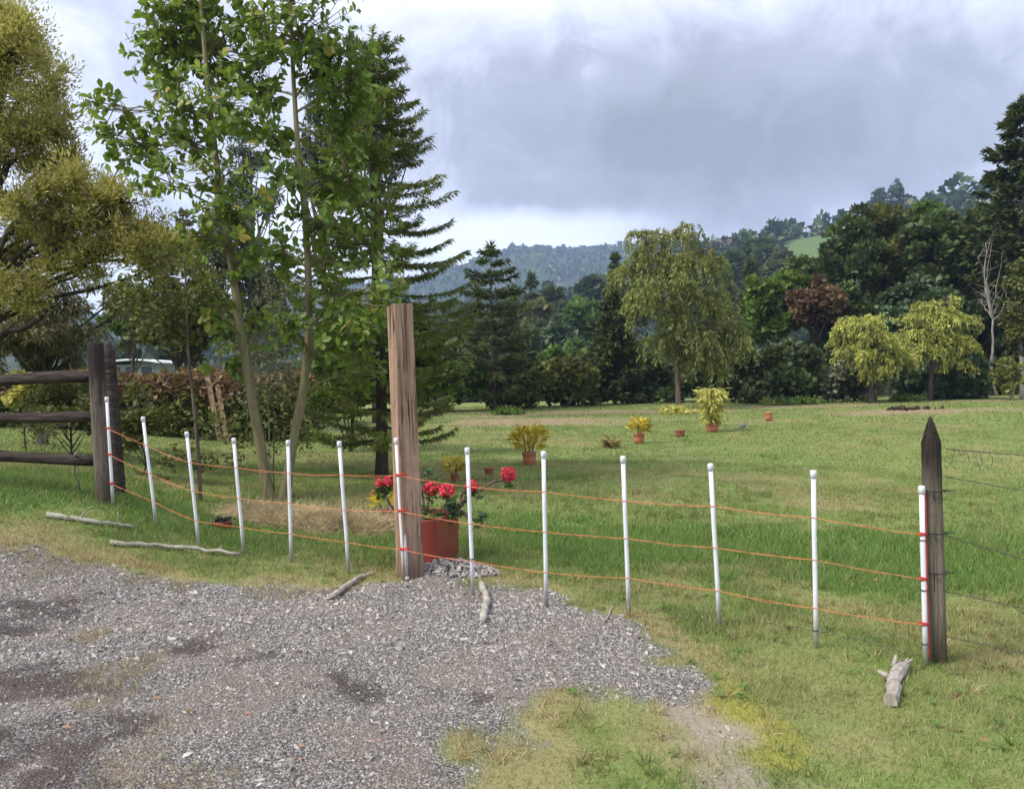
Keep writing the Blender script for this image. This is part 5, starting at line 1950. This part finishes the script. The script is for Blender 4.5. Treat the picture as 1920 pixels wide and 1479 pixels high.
weeping('tall weeping tree with drooping olive green foliage at the lawn edge', 1271, 37.5,
        [(1255, 445, 60, 30, 0), (1220, 490, 55, 45, .3), (1290, 490, 55, 45, -.3), (1250, 530, 60, 50, -.6), (1230, 570, 50, 40, -.5), (1300, 570, 55, 45, .2), (1240, 640, 40, 40, .4), (1290, 630, 50, 40, -.6),
         (1345, 610, 45, 40, .5), (1375, 640, 30, 40, 0), (1320, 670, 40, 30, -.4)], 81, n_str=950, strand=(.3, 1.45), ls=.22, trunk_r=.15, bk='bark_brown')
weeping('short yellow leaved tree with a dark twisted trunk at the lawn edge', 1632, 39.5,
        [(1615, 606, 36, 20, 0), (1592, 632, 26, 24, .3), (1640, 632, 32, 24, -.3), (1600, 660, 28, 22, -.4), (1655, 662, 32, 20, .2), (1688, 678, 30, 18, 0), (1640, 690, 26, 14, -.3), (1590, 610, 16, 16, 0)], 82,
        'yellow', 560, .21, 'yellow_tree', .16, (.10, .75), 'bark_dark', .1)
weeping('taller yellow leaved tree with drooping twigs, beside the short yellow one', 1742, 41.0,
        [(1765, 572, 28, 18, 0), (1742, 596, 36, 24, .3), (1787, 600, 30, 26, -.3), (1760, 630, 50, 24, .5), (1716, 630, 26, 22, 0), (1797, 650, 24, 28, .2), (1728, 655, 28, 20, -.3), (1788, 682, 26, 16, .2), (1735, 575, 16, 14, 0)], 83,
        'yellow', 640, .21, 'yellow_tree', .13, (.10, .8), 'bark_dark', .1)

B = 'tree belt beyond the lawn'
pxtree('evergreen_bush', 'wide dark evergreen bush beside the weeping tree', 1440, 705, 100, 72, 43, 'deep', n=7500, size=.30, nclump=60, rel=.22, seed=20, trunk_r=.12, tmpl=LEAF4, wid=1.7, cat='bush', low=-.9)
pxtree('evergreen_bush', 'dull grey green bush at the foot of the short yellow tree', 1600, 712, 65, 48, 42.5, 'grey', n=3000, size=.26, nclump=34, rel=.25, seed=21, trunk_r=.1, tmpl=LEAF4, wid=1.7, cat='bush', low=-.9)
pxtree('evergreen_bush', 'dark glossy bush under the taller yellow tree', 1765, 715, 90, 42, 43.5, 'blue', n=4500, size=.32, nclump=40, rel=.24, seed=22, trunk_r=.1, tmpl=LEAF4, wid=1.8, cat='bush', low=-.9)
pxtree('belt_tree', 'bright green leafy tree at the near end of the tree belt', 1455, 580, 62, 85, 52, 'bright', n=5200, size=.40, nclump=44, rel=.24, seed=23, trunk_r=.2, tmpl=LEAF4, wid=1.8)
pxtree('belt_tree', 'rust brown leaved tree among the dark green belt', 1530, 580, 48, 60, 49, 'rust', n=3200, size=.32, nclump=34, rel=.26, seed=24, trunk_r=.18, tmpl=LEAF4, wid=1.7)
pxtree('belt_tree', 'tall dark tree with upright plumes above the rust brown tree', 1600, 480, 58, 95, 56, 'deep', n=7000, size=.42, nclump=48, rel=.22, seed=25, trunk_r=.24, tmpl=NEEDLE, wid=3.2, up=.9)
pxtree('belt_tree', 'tall olive dark tree next to the upright plumed one', 1668, 490, 66, 108, 57, 'olive', n=8000, size=.42, nclump=52, rel=.22, seed=26, trunk_r=.24, tmpl=NEEDLE, wid=3.2, up=.9)
pxtree('belt_tree', 'large dark broadleaf tree with layered crown in the tree belt', 1790, 480, 88, 85, 54, 'deep', n=9500, size=.44, nclump=64, rel=.22, seed=27, trunk_r=.3, tmpl=LEAF4, wid=1.9, exl=[(1740, 440, 50, 40, 0, 16), (1860, 430, 60, 60, 2, 20)])
pxtree('belt_tree', 'bluish green broad tree behind the yellow trees', 1730, 600, 105, 75, 50, 'blue', n=9500, size=.40, nclump=66, rel=.22, seed=28, trunk_r=.26, tmpl=LEAF4, wid=1.9)
pxtree('belt_tree', 'dark green tree filling the belt below the plumed trees', 1590, 620, 70, 85, 51, 'deep', n=6500, size=.36, nclump=50, rel=.24, seed=29, trunk_r=.2, tmpl=LEAF4, wid=1.8)
pxtree('belt_tree', 'shadowed tree behind the belt near the right fence', 1850, 600, 90, 110, 56, 'deep', n=9000, size=.42, nclump=60, rel=.24, seed=30, trunk_r=.26, tmpl=LEAF4, wid=1.9)
pxtree('belt_tree', 'grass green crown peeping over the belt between dark trees', 1735, 415, 48, 30, 66, 'bright', n=2600, size=.50, nclump=24, rel=.3, seed=31, trunk_r=.26, tmpl=LEAF4, wid=1.8)
far_conifer('very tall dark conifer at the right end of the tree belt', 1925, 190, 47, [(0, 70), (.3, 95), (.5, 90), (.65, 80), (.8, 58), (.92, 34), (1, 8)], 75,
            whorls=24, per=7, twig=.50, ntw=150, trunk_r=.25, z0=.30, hang=.3, wid=2.2, droop=.02, uptip=.18)
pxtree('belt_tree', 'narrow yellow olive tree with a pale trunk at the belt edge', 1915, 590, 34, 105, 41, 'olive', n=4200, size=.24, nclump=40, rel=.24, seed=32, trunk_r=.14, tmpl=LEAF4, wid=1.6, up=-.4, barkmat='bark_pale', low=-.95)
pxtree('shrub', 'small yellow green shrub at the right end of the lawn', 1893, 705, 26, 34, 40, 'willow', n=900, size=.24, nclump=16, rel=.32, seed=33, trunk_r=.06, tmpl=LEAF4, wid=1.7, cat='shrub', barkmat='bark_pale', low=-.9)
pxtree('understory', 'low dark undergrowth beneath the right tree belt', 1840, 715, 100, 50, 50, 'deep', n=4500, size=.34, nclump=40, rel=.28, seed=34, trunk_r=.1, tmpl=LEAF4, wid=1.8, cat='bush', low=-.95)
pxtree('understory', 'low dark undergrowth behind the wide evergreen bush', 1530, 700, 80, 60, 49, 'deep', n=4000, size=.34, nclump=36, rel=.28, seed=35, trunk_r=.1, tmpl=LEAF4, wid=1.8, cat='bush', low=-.95)
pxtree('understory', 'tangled brown undergrowth under the dark layered conifer', 955, 715, 85, 55, 43.5, 'olive', n=4800, size=.30, nclump=40, rel=.26, seed=36, trunk_r=.1, tmpl=LEAF4, wid=1.5, cat='bush', low=-.95)
pxtree('understory', 'dark bush between the layered conifer and the weeping tree', 1070, 720, 70, 50, 46, 'olive', n=4600, size=.32, nclump=40, rel=.26, seed=37, trunk_r=.1, tmpl=LEAF4, wid=1.7, cat='bush', low=-.95)
pxtree('understory', 'shadowy bush behind the weeping tree trunk', 1215, 715, 80, 56, 48, 'deep', n=4600, size=.32, nclump=40, rel=.26, seed=38, trunk_r=.1, tmpl=LEAF4, wid=1.7, cat='bush', low=-.95)
pxtree('understory', 'shadowy bush filling behind the weeping branches', 1330, 700, 70, 70, 47, 'deep', n=4600, size=.32, nclump=40, rel=.26, seed=39, trunk_r=.1, tmpl=LEAF4, wid=1.7, cat='bush', low=-.95)
pxtree('understory', 'green bush at the far lawn edge behind the timber post', 840, 718, 80, 46, 40, 'bright', n=3800, size=.28, nclump=36, rel=.26, seed=40, trunk_r=.1, tmpl=LEAF4, wid=1.7, cat='bush', low=-.95)
pxtree('understory', 'dark thicket across the lawn behind the conifer trunk', 640, 715, 130, 50, 42, 'deep', n=6500, size=.30, nclump=56, rel=.2, seed=41, trunk_r=.1, tmpl=LEAF4, wid=1.7, cat='bush', low=-.95)
pxtree('valley_tree', 'round light green tree just past the lawn edge', 1035, 690, 34, 44, 60, 'bright', n=1800, size=.42, nclump=24, rel=.3, seed=42, trunk_r=.16, tmpl=LEAF4, wid=1.8)

pxtree('belt_tree', 'dark tree behind the bright green and rust brown ones', 1520, 545, 70, 80, 60, 'deep', n=5000, size=.42, nclump=44, rel=.25, seed=43, trunk_r=.24, tmpl=LEAF4, wid=1.8, low=-.9)
pxtree('belt_tree', 'dark crown filling the belt behind the bluish green tree', 1690, 560, 90, 110, 60, 'deep', n=7500, size=.44, nclump=56, rel=.24, seed=44, trunk_r=.24, tmpl=LEAF4, wid=1.8, low=-.9)
pxtree('belt_tree', 'dark tree closing the belt behind the pale bare one', 1905, 480, 70, 120, 58, 'deep', n=6500, size=.44, nclump=48, rel=.25, seed=45, trunk_r=.24, tmpl=LEAF4, wid=1.8, low=-.9)

# bare pale shrub in the belt
R = np.random.RandomState(88)
b = far_base(1868, 46.5)
o = thing('bare_tree', 'leafless pale grey branching tree against the dark belt', 'tree', b)
mb = MB(b)
j0 = cpt(1862, 600, 46.0)
mb.tube(bend(b, j0, R, .05, 8), np.linspace(.10, .05, 8), 7)
for (px, py) in [(1848, 455), (1862, 440), (1880, 470), (1835, 480), (1900, 500), (1850, 520), (1838, 560), (1885, 540), (1870, 420)]:
    t_ = cpt(px, py, 46.0 + R.uniform(-.8, .8))
    P = bend(j0, t_, R, .12, 8)
    mb.tube(P, np.linspace(.045, .012, 8), 5, cap=False)
    for q in range(7):
        k = R.randint(2, 8)
        mb.tube(bend(P[k], P[k] + rdir(R, 1)[0] * R.uniform(.3, 1.1) + [0, 0, .35], R, .2, 5), np.linspace(.016, .006, 5), 4, cap=False)
mb.build('trunk', M_['bark_pale'], o, True)

# low green plants and yellow leaves along the lawn edge
for k, (px, d, w, h, mat, lbl, nm) in enumerate([
        (1465, 40.0, 30, 9, 'bright', 'row of low fern-like plants before the wide evergreen bush', 'fern_clump'),
        (1505, 40.5, 26, 9, 'bright', 'low green ferns between evergreen bush and short yellow tree', 'fern_clump'),
        (1265, 34.0, 26, 9, 'pal_leaf', 'low yellow leaved plant spreading at the weeping tree foot', 'low_plant'),
        (1700, 41.0, 26, 8, 'bright', 'low green ferns between the two yellow trees', 'fern_clump'),
        (950, 36.0, 26, 8, 'bright', 'low green weeds under the dark layered conifer', 'weed_clump'),
        (1438, 40.2, 6, 9, 'yellow', 'tiny round yellow shrub among ferns at the hedge foot', 'low_plant')]):
    R = np.random.RandomState(200 + k)
    b = far_base(px, d)
    s = px_m(d)
    o = thing(nm, lbl, 'plant', b)
    mb = MB()
    n = int(40 * w)
    P = np.stack([R.normal(0, w * s * .45, n), R.normal(0, .35, n), np.abs(R.normal(0, h * s * .5, n))], -1)
    P[:, 2] += hgt(P[:, 0] + b[0], P[:, 1] + b[1]) - b[2]
    put_leaves(mb, R, P, rdir(R, n), .22, LEAF4, .6, .5, .8)
    mb.build('foliage', M_[mat], o)
# mound of dug soil on the lawn
g = gp(1705, 768)
R = np.random.RandomState(5)
mb = MB(g)
n = 46
x, y = g[0] + R.normal(0, .55, n), g[1] + R.normal(0, .25, n)
sz = R.uniform(.06, .19, n)
for k in range(n):
    tv, tf = hull_stone(R, 9, .7)
    mb.add(tv * sz[k] + [x[k], y[k], float(hgt(x[k], y[k])) + sz[k] * .35], *tf)
tag(mb.build('soil_mound', M_['soil'], None, False, tuple(g)), 'low mound of dark dug soil near the yellow trees', 'soil')

# ---- single trees that stand out in the valley
VT = 'trees in the valley below the hills'
M_['v_blue'] = foliage('v_blue', [(.055, .092, .052), (.085, .128, .070), (.12, .165, .09)], 0.2, .6, .15, .3, .4)  # v_ leaf sets: paler colours that paint in the haze on distant trees
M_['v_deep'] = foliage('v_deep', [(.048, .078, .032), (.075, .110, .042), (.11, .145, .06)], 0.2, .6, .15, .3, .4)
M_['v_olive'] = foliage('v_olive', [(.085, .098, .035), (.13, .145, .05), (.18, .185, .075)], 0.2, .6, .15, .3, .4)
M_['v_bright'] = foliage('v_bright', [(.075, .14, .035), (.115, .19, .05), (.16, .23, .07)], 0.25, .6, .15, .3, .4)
R = np.random.RandomState(300)
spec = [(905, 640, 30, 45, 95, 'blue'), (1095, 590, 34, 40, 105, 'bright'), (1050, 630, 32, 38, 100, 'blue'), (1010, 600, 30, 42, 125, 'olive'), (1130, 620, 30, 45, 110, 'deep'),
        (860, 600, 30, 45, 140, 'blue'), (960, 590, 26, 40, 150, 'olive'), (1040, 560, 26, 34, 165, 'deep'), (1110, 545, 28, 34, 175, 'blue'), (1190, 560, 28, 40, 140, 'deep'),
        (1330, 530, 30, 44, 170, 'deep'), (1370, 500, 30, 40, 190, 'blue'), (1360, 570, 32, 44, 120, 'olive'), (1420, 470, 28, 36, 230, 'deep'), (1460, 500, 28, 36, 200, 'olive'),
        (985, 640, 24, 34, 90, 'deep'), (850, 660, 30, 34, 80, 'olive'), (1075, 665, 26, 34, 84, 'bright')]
VL = ['bluish tree showing low between the near conifer and the layered conifer', 'domed light green tree above the bush beside the pointed conifer', 'bluish round tree left of the domed light green one',
      'olive tree right behind the layered conifer top', 'dark tree behind the pointed conifer beside the weeping tree', 'bluish tree far left in the valley next to the near conifer',
      'olive tree behind the left flank of the layered conifer', 'dark valley tree above the domed light green one', 'bluish valley tree below the slim cypress', 'dark valley tree behind the left side of the weeping tree',
      'dark valley tree at the right shoulder of the weeping tree', 'bluish valley tree below the right hill slope', 'olive valley tree right behind the weeping tree', 'dark tree beside the pale meadow on the hill',
      'olive tree below the pale meadow on the hill', 'dark tree low behind the layered conifer trunk', 'olive tree low behind the timber post side bush', 'light green tree low beside the domed one']
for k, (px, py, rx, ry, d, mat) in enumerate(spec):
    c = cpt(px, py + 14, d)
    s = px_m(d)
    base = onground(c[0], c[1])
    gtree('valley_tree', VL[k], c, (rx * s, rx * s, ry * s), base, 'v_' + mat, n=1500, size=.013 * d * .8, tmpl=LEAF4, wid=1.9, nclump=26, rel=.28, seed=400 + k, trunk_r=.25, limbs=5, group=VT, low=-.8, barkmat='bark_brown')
far_conifer('dark pointed conifer in the valley behind the layered one', 1000, 520, 130, [(0, 26), (.4, 22), (.7, 14), (1, 3)], 76, whorls=18, per=6, twig=1.2, ntw=50, trunk_r=.2, z0=.05, hang=.4, wid=2.4)

# two eucalyptus high on the hill
for k, (px, py, rx, ry, lbl) in enumerate([(1646, 372, 12, 22, 'tiny slim tree standing up from the right hill ridge'), (1680, 358, 13, 24, 'tiny leaning eucalyptus standing tallest on the right hill ridge')]):
    d = 330.0
    c = cpt(px, py, d)
    base = onground(c[0], c[1])
    s = px_m(d)
    gtree('hill_tree', lbl, c, (rx * s, rx * s, ry * s), base, 'euca', n=500, size=1.4, tmpl=LEAF4, wid=1.4, nclump=14, rel=.3, seed=500 + k, trunk_r=.35, limbs=10, low=-.8)

# radio mast on the far hill
c = cpt(1158, 468, 1500)
b = onground(c[0], c[1])
o = thing('radio_mast', 'thin radio mast on top of the far blue hill', 'mast', b)
mb = MB()
hh = c[2] - b[2] + 12
for (x, y) in ((-.7, 0), (.7, 0), (0, 1.2)):
    mb.tube([(x, y, -1), (x * .3, y * .3, hh)], .22, 4)
mb.build('lattice', plain('mast', (.25, .25, .27), .6), o)
mb = MB()
mb.tube([(0, .2, hh), (0, .2, hh + 7)], .18, 4)
mb.build('antenna', plain('mast2', (.35, .25, .25), .6), o)


# ---- woodland covering the hills
def woods():
    R = np.random.RandomState(900)
    for nm, lbl, r0, r1, a0, a1, N, hs, nl, sz in [('hill_forest', 'mixed woodland covering the slope of the near hill', 95, 560, -30, 42, 2500, (5.0, 10.5), 54, .32),
                                                   ('far_forest', 'woodland covering the far blue hill', 900, 1720, -34, 36, 4200, (7, 13), 12, .75)]:
        az = R.uniform(a0, a1, N) * np.pi / 180
        r = np.sqrt(R.uniform(r0 ** 2, r1 ** 2, N))
        if r0 > 500:
            r[: N // 2] = R.uniform(1500, 1700, N // 2)
        x, y = r * np.sin(az), r * np.cos(az)
        pxs = 960 + 1450 * x / y
        meadow = (pxs > 1465) & (pxs < 1585) & (r > 335) & (r < 455)
        thin = R.rand(N) < .25 + .75 * sstep(.32, .5, fbm(x, y, 60, 3))
        k = ~meadow & thin
        x, y, r = x[k], y[k], r[k]
        z = hgt(x, y)
        n = len(x)
        H = R.uniform(*hs, n) * np.where(R.rand(n) < .08, 1.5, 1)
        W = H * R.uniform(.32, .52, n)
        con = R.rand(n) < .25
        W = np.where(con, W * .6, W)
        idx = np.repeat(np.arange(n), nl)
        m = len(idx)
        d = rdir(R, m)
        d[:, 2] = np.abs(d[:, 2]) * 1.2 - .35
        q = R.uniform(.7, 1.05, m)
        taper = np.where(con[idx], np.clip(.9 - d[:, 2] * .8, .12, 1.2), 1)
        P = np.stack([x, y, z + H * .52], -1)[idx] + d * q[:, None] * np.stack([W[idx] * taper, W[idx] * taper, H[idx] * .5], -1)
        mb = MB()
        s = (H[idx] * sz) * R.uniform(.7, 1.2, m)
        Rm = frames(norm(d + .7 * rdir(R, m)), norm(rdir(R, m) * .6 + d)) * s[:, None, None]
        mb.rep(LEAF4[0] * [1.7, 1, 1], LEAF4[1], Rm, P)
        tint = R.rand(n)[idx]
        o = mb.build(nm, M_['woods'], None, attrs={'tint': np.repeat(tint, 4)})
        tag(o, lbl, 'forest', kind='stuff')


m, t, out = new_mat('woods')
a = t.nodes.new('ShaderNodeAttribute')
a.attribute_name = 'tint'
c = ramp(t, a.outputs['Fac'], [(0, (.026, .050, .022)), (.35, (.045, .072, .028)), (.6, (.068, .098, .034)), (.8, (.11, .135, .05)), (.93, (.16, .165, .085)), (1, (.18, .14, .085))])
bsdf(t, out, c, .8, .1)
M_['woods'] = m
woods()

# ------------------------------------------------------------------ air
def haze():
    me = bpy.data.meshes.new('haze')
    bm = bmesh.new()
    bmesh.ops.create_cube(bm, size=1.0)
    zs = np.array([v.co.z for o in scene.objects if o.name == 'ground' for v in o.data.vertices])
    z0, z1 = zs.min() - 1.5, zs.max() + 40
    for v in bm.verts:
        v.co = ((v.co.x) * 4600, v.co.y * 4600, z0 if v.co.z < 0 else z1)
    bm.to_mesh(me)
    bm.free()
    m, t, out = new_mat('haze')
    pv = t.nodes.new('ShaderNodeVolumePrincipled')
    pv.inputs['Color'].default_value = (.52, .71, 1.0, 1)
    pv.inputs['Density'].default_value = HAZE
    pv.inputs['Anisotropy'].default_value = 0.1
    t.links.new(pv.outputs[0], out.inputs['Volume'])
    me.materials.append(m)
    o = link('haze', me)
    tag(o, 'thin pale blue haze filling the valley air', 'haze', kind='stuff')


HAZE = 0.00036
haze()
print('TRIANGLES', TRIS[0])
